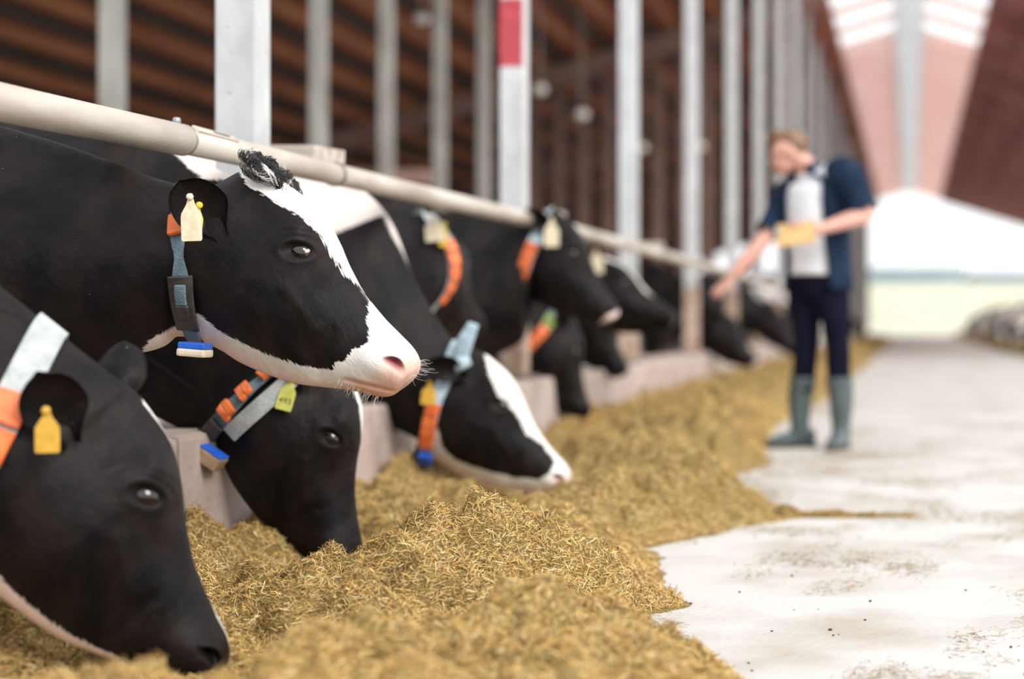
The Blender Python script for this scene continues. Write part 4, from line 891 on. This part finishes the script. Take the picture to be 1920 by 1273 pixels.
# hands: palm and five fingers each
def hand(wr, fd, pn, curl, spread, th_side):
    fd = unit(fd); pn = unit(pn-fd*np.dot(pn, fd)); sd_ = np.cross(fd, pn); out = []
    out.append(tube_v([wr-fd*.02, wr+fd*.02, wr+fd*.055, wr+fd*.09], [(.030, .020), (.036, .017), (.042, .015), (.040, .012)], 12, 3, up=pn))
    for q, (o_, ln) in enumerate(((-.030, .066), (-.010, .078), (.011, .073), (.030, .056))):
        b0 = wr+fd*.082+sd_*o_; d0 = unit(fd+sd_*o_*spread); p1 = b0+d0*ln*.45; d1 = unit(d0+pn*curl); p2 = p1+d1*ln*.32; d2 = unit(d1+pn*curl); out.append(tube_v([b0-d0*.02, b0, p1, p2, p2+d2*ln*.25], [.0095, .0095, .009, .008, .006], 8, 3))
    tb = wr+fd*.03+sd_*th_side*.034; d0 = unit(fd*.7+sd_*th_side*.8+pn*.2); p1 = tb+d0*.035; d1 = unit(fd+sd_*th_side*.25+pn*.3); out.append(tube_v([tb-d0*.015, tb, p1, p1+d1*.03], [.013, .012, .010, .007], 8, 3))
    return out
parts += hand(wrr, hdr-wrr, np.array([.2, .6, -.8]), .35, 6, 1)
parts += hand(wrl, np.array([-.85, -.35, .05]), np.array([.0, .75, .2]), .55, 4, 1)
V, F = join_vf(parts); bodym = mesh_obj('body', V, F, M['skin'], man); remesh(bodym, .0075, 3)
# hair cap, eyes, brow, beard shadow
V, F = ell_v(hd+hz*.036-hx*.026, (.100, .084, .088), HA, 28, 18); V = np.array(V); l = (V-hd)@HA.T
keep = lambda f: all((l[i, 2] > .028-.9*min(0, -l[i, 0]-.02) if l[i, 0] > -.02 else l[i, 2] > -.075) for i in f)
hm = mesh_obj('hair', V, [f for f in F if keep(f)], M['hair'], man); so = hm.modifiers.new('th', 'SOLIDIFY'); so.thickness = .014; so.offset = -1
V, F = ell_v(hd+hz*.108+hx*.035, (.062, .060, .028), HA, 18, 10); mesh_obj('quiff', V, F, M['hair'], man)
for s in (-1, 1):
    V, F = ell_v(hd+hx*.083+hy*.031*s+hz*.002, (.010, .013, .008), HA, 10, 8); e_o = mesh_obj('eye', V, F, M['eye_white'], man); V, F = ell_v(hd+hx*.091+hy*.031*s+hz*.000, (.004, .006, .006), HA, 8, 6); mesh_obj('iris', V, F, M['eye'], e_o)
    V, F = ell_v(hd+hx*.090+hy*.031*s+hz*.019, (.006, .018, .004), HA, 10, 6); mesh_obj('eyebrow', V, F, M['hair'], man)
# white T-shirt
V, F = tube_v([pel+(0, 0, .01), pel+(0, 0, .10), (pel+ch)/2+fx*.01, ch+(0, 0, .02), ch+(0, 0, .10), nk-(0, 0, .015)], [(.168, .132), (.164, .128), (.160, .126), (.178, .128), (.160, .104), (.070, .066)], 28, 5, up=fx, caps=False)
o = mesh_obj('t_shirt', V, F, M['tee'], man); so = o.modifiers.new('th', 'SOLIDIFY'); so.thickness = .006
# navy shirt worn open: shell round the back with two front edges, collar and short sleeves
rows = [(pel-(0, 0, .07), .205, .155), (pel+(0, 0, .06), .198, .150), ((pel+ch)/2, .196, .148), (ch+(0, 0, .0), .205, .150), (ch+(0, 0, .09), .192, .128), (nk-(0, 0, .035), .095, .085)]
D_, _ = cr(np.array([np.r_[c, a, b] for c, a, b in rows]), 5); na = 40; V = []
for i, r in enumerate(D_):
    op = .74-.22*i/len(D_)
    for j in range(na):
        th = op+(2*PI-2*op)*j/(na-1)                                    # 0 = straight ahead
        rip = 1+.012*math.sin(j*.9+i*.35)+.01*math.sin(j*2.3)
        V.append(r[:3]+fx*math.cos(th)*r[4]*rip+lx*math.sin(th)*r[3]*rip)
o = mesh_obj('shirt', V, grid_faces(len(D_), na, closed_v=False), M['navy'], man); so = o.modifiers.new('th', 'SOLIDIFY'); so.thickness = .008
V = []
for i in range(4):
    for j in range(24):
        th = .45+(2*PI-.9)*j/23; r = .082+.022*math.sin(PI*i/3)+.006*i
        V.append(nk+(0, 0, -.03+.018*i-.02*max(0, math.cos(th)))+fx*math.cos(th)*r*.95+lx*math.sin(th)*r)
cl_ = mesh_obj('shirt_collar', V, grid_faces(4, 24, closed_v=False), M['navy'], man); so = cl_.modifiers.new('th', 'SOLIDIFY'); so.thickness = .006
for (a_, b_, f_) in ((shl, ell, .92), (shr, elr, .95)):
    en = a_+(b_-a_)*f_; V, F = tube_v([ch*.35+a_*.65+(0, 0, .03), a_+(0, 0, .004), a_*.5+en*.5, en], [(.08, .10), (.086, .088), (.074, .074), (.066, .068)], 20, 5, caps=False)
    o = mesh_obj('sleeve', V, F, M['navy'], man); so = o.modifiers.new('th', 'SOLIDIFY'); so.thickness = .007
    V, F = tube_v([en+(b_-a_)*-.10, en+(b_-a_)*-.05, en], [.069, .072, .070], 20, 3, caps=False); c2 = mesh_obj('cuff', V, F, M['navy'], o); so = c2.modifiers.new('th', 'SOLIDIFY'); so.thickness = .008
# jeans
pj = [tube_v([pel+(0, 0, .07), pel+(0, 0, .0), pel-(0, 0, .09), pel-(0, 0, .14)], [(.152, .116), (.168, .13), (.165, .125), (.12, .09)], 22, 4, up=fx)]
for (a_, b_, c_) in ((hipl, knl, anl), (hipr, knr, anr)): pj.append(tube_v([a_-(0, 0, .0), a_-(0, 0, .10), a_*.45+b_*.55, b_, b_*.72+c_*.28, b_*.42+c_*.58], [.096, .102, .086, .070, .068, .062], 18, 5))
V, F = join_vf(pj); jn = mesh_obj('jeans', V, F, M['jeans'], man); remesh(jn, .012, 3)
V, F = tube_v([pel+(0, 0, .045), pel+(0, 0, .062), pel+(0, 0, .080)], [(.163, .127), (.163, .127), (.161, .125)], 24, 2, up=fx, caps=False); o = mesh_obj('belt', V, F, M['black_plastic'], man); so = o.modifiers.new('th', 'SOLIDIFY'); so.thickness = .005
# rubber boots standing on the floor
for (a_, k_, td) in ((anl, knl, unit((-.25, -.95, 0))), (anr, knr, unit((-.95, -.28, 0)))):
    g = np.array([a_[0], a_[1], 0]); top = k_*.5+a_*.5; top = np.array([top[0], top[1], .385])
    V, F = tube_v([top, g+(0, 0, .27), g+(0, 0, .13), g+(0, 0, .07)], [.074, .069, .054, .056], 20, 4, caps=True)
    V2, F2 = tube_v([g-td*.085+(0, 0, .055), g-td*.03+(0, 0, .06), g+td*.06+(0, 0, .052), g+td*.13+(0, 0, .040), g+td*.185+(0, 0, .032)], [(.036, .040), (.045, .050), (.046, .040), (.048, .030), (.030, .020)], 16, 4)
    V3, F3 = join_vf([(V, F), (V2, F2)]); bo = mesh_obj('rubber_boot', V3, F3, M['boot'], man); remesh(bo, .009, 3)
    V2, F2 = tube_v([g-td*.095+(0, 0, .012), g-td*.03+(0, 0, .012), g+td*.06+(0, 0, .012), g+td*.14+(0, 0, .012), g+td*.205+(0, 0, .012)], [(.034, .012), (.045, .012), (.046, .012), (.050, .012), (.028, .012)], 16, 4); mesh_obj('sole', V2, F2, M['sole'], bo)
    V2, F2 = tube_v([top-(0, 0, .012), top+(0, 0, .0), top+(0, 0, .008)], [.076, .078, .076], 20, 2, caps=False); mesh_obj('rim', V2, F2, M['boot'], bo)
# clipboard in his left hand
cb = empty('clipboard', PM(1493, 440, -.40)); tag(cb, 'tan clipboard with paper held in the hand of the man', 'clipboard')
cc = PM(1492, 438, -.43); ax = unit((.96, -.12, .12)); nn_ = unit((-.25, -.80, .55)); nn_ = unit(nn_-ax*np.dot(nn_, ax)); ay = np.cross(nn_, ax)
o = mesh_obj('board', frame_box(cc, ax, ay, nn_, .105, .075, .003), BOXF, M['board'], cb, smooth=False); bev(o, .002)
o = mesh_obj('paper', frame_box(cc-nn_*.0045, ax, ay, nn_, .095, .066, .001), BOXF, M['paper'], cb, smooth=False)
o = mesh_obj('clip', frame_box(cc-ax*.098+ay*.02+nn_*.005, ax, ay, nn_, .012, .03, .006), BOXF, M['steel'], cb, smooth=False); bev(o, .002)

# ------------------------------------------------------------------ far right feed row, shed and trees outdoors
kr = empty('trim_2', (3.0, 60, 0)); tag(kr, 'low concrete kerb of the far feeding row on the right', kind='structure')
for i in range(9): box('concrete_block', 3.02, 3.25, 36+i*6, 41.97+i*6, 0, .36, M['concrete'], kr)
Yg = np.linspace(34, 89, 120); Xg = np.linspace(1.95, 3.02, 24); XX, YY = np.meshgrid(Xg, Yg); dd = XX-(2.15+.12*np.sin(YY*.9)+.2*fbm(YY*.7, YY*0, 2))
ZZ = np.where(dd < 0, -.02, .16*sstep(0, .5, dd)+.10*fbm(XX*3, YY*2, 3)*sstep(0, .2, dd)); idx = np.arange(120*24).reshape(120, 24)
Q = np.stack([idx[:-1, :-1], idx[:-1, 1:], idx[1:, 1:], idx[1:, :-1]], -1).reshape(-1, 4)
o = fast_mesh('silage_row', np.stack([XX, YY, ZZ], -1).reshape(-1, 3), Q, M['hay'], smooth=True); tag(o, 'far strip of silage before the cows on the right', 'silage', kind='stuff')
def shed(name, x0, x1, y, zb, zt, rz, label):
    e = empty(name, ((x0+x1)/2, y, zb)); tag(e, label, 'building'); n = max(3, int((x1-x0)/4)); wd = (x1-x0)/n
    for i in range(n): box('wall_panel', x0+i*wd+.03, x0+(i+1)*wd-.03, y-(.05 if i % 2 else 0), y+8, zb, zt, M['shed'], e)
    v = [(x0-.4, y-.5, zt), (x1+.4, y-.5, zt), (x1+.4, y+4, rz), (x0-.4, y+4, rz), (x0-.4, y+8.5, zt), (x1+.4, y+8.5, zt)]
    v = v+[(a, b, c+.15) for a, b, c in v]
    mesh_obj('roof', v, [(0, 3, 2, 1), (3, 4, 5, 2), (6, 7, 8, 9), (9, 8, 11, 10), (0, 1, 7, 6), (5, 4, 10, 11), (1, 2, 8, 7), (2, 5, 11, 8), (3, 0, 6, 9), (4, 3, 9, 10)], M['shed_roof'], e, smooth=False)
shed('farm_shed', -8, 8.6, 262, 6.3, 8.4, 9.0, 'pale blue farm shed beyond the open barn end, left one')
shed('farm_shed', 10.2, 24, 268, 6.3, 8.0, 8.5, 'smaller pale blue farm shed beyond the open barn end')
for i in range(15):
    xx = -13+i*2.9+random.uniform(-.2, .2); zt = random.uniform(2.0, 3.0)*(1 if xx < 10 else .75); bs = (xx, 286, 6.4)
    e = empty('distant_tree', bs); tag(e, 'small distant tree in the row behind the farm sheds', 'tree', 'distant tree row'); parts = []
    for k in range(5): parts.append(ell_v((xx+random.uniform(-.55, .55), 286+random.uniform(-.5, .5), 6.4+zt*random.uniform(.55, .95)), (random.uniform(.5, .8), .8, random.uniform(.5, .9)), None, 10, 7))
    V, F = join_vf(parts); mesh_obj('crown', V, F, M['hedge'], e)
    V, F = tube_v([(xx, 286, 6.3), (xx, 286, 6.3+zt*.4), (xx, 286, 6.3+zt*.8)], [.18, .14, .08], 8, 2); mesh_obj('trunk', V, F, M['rafter'], e)
gv = mesh_obj('grass_verge', [(3.4, 92.5, -.01), (30, 92.5, -.01), (30, 104, -.01), (4.2, 104, -.01), (3.4, 92.5, .05), (30, 92.5, .05), (30, 104, .05), (4.2, 104, .05)], BOXF, M['green'], smooth=False); tag(gv, 'strip of fresh green grass just outside on the right', 'grass', kind='structure')
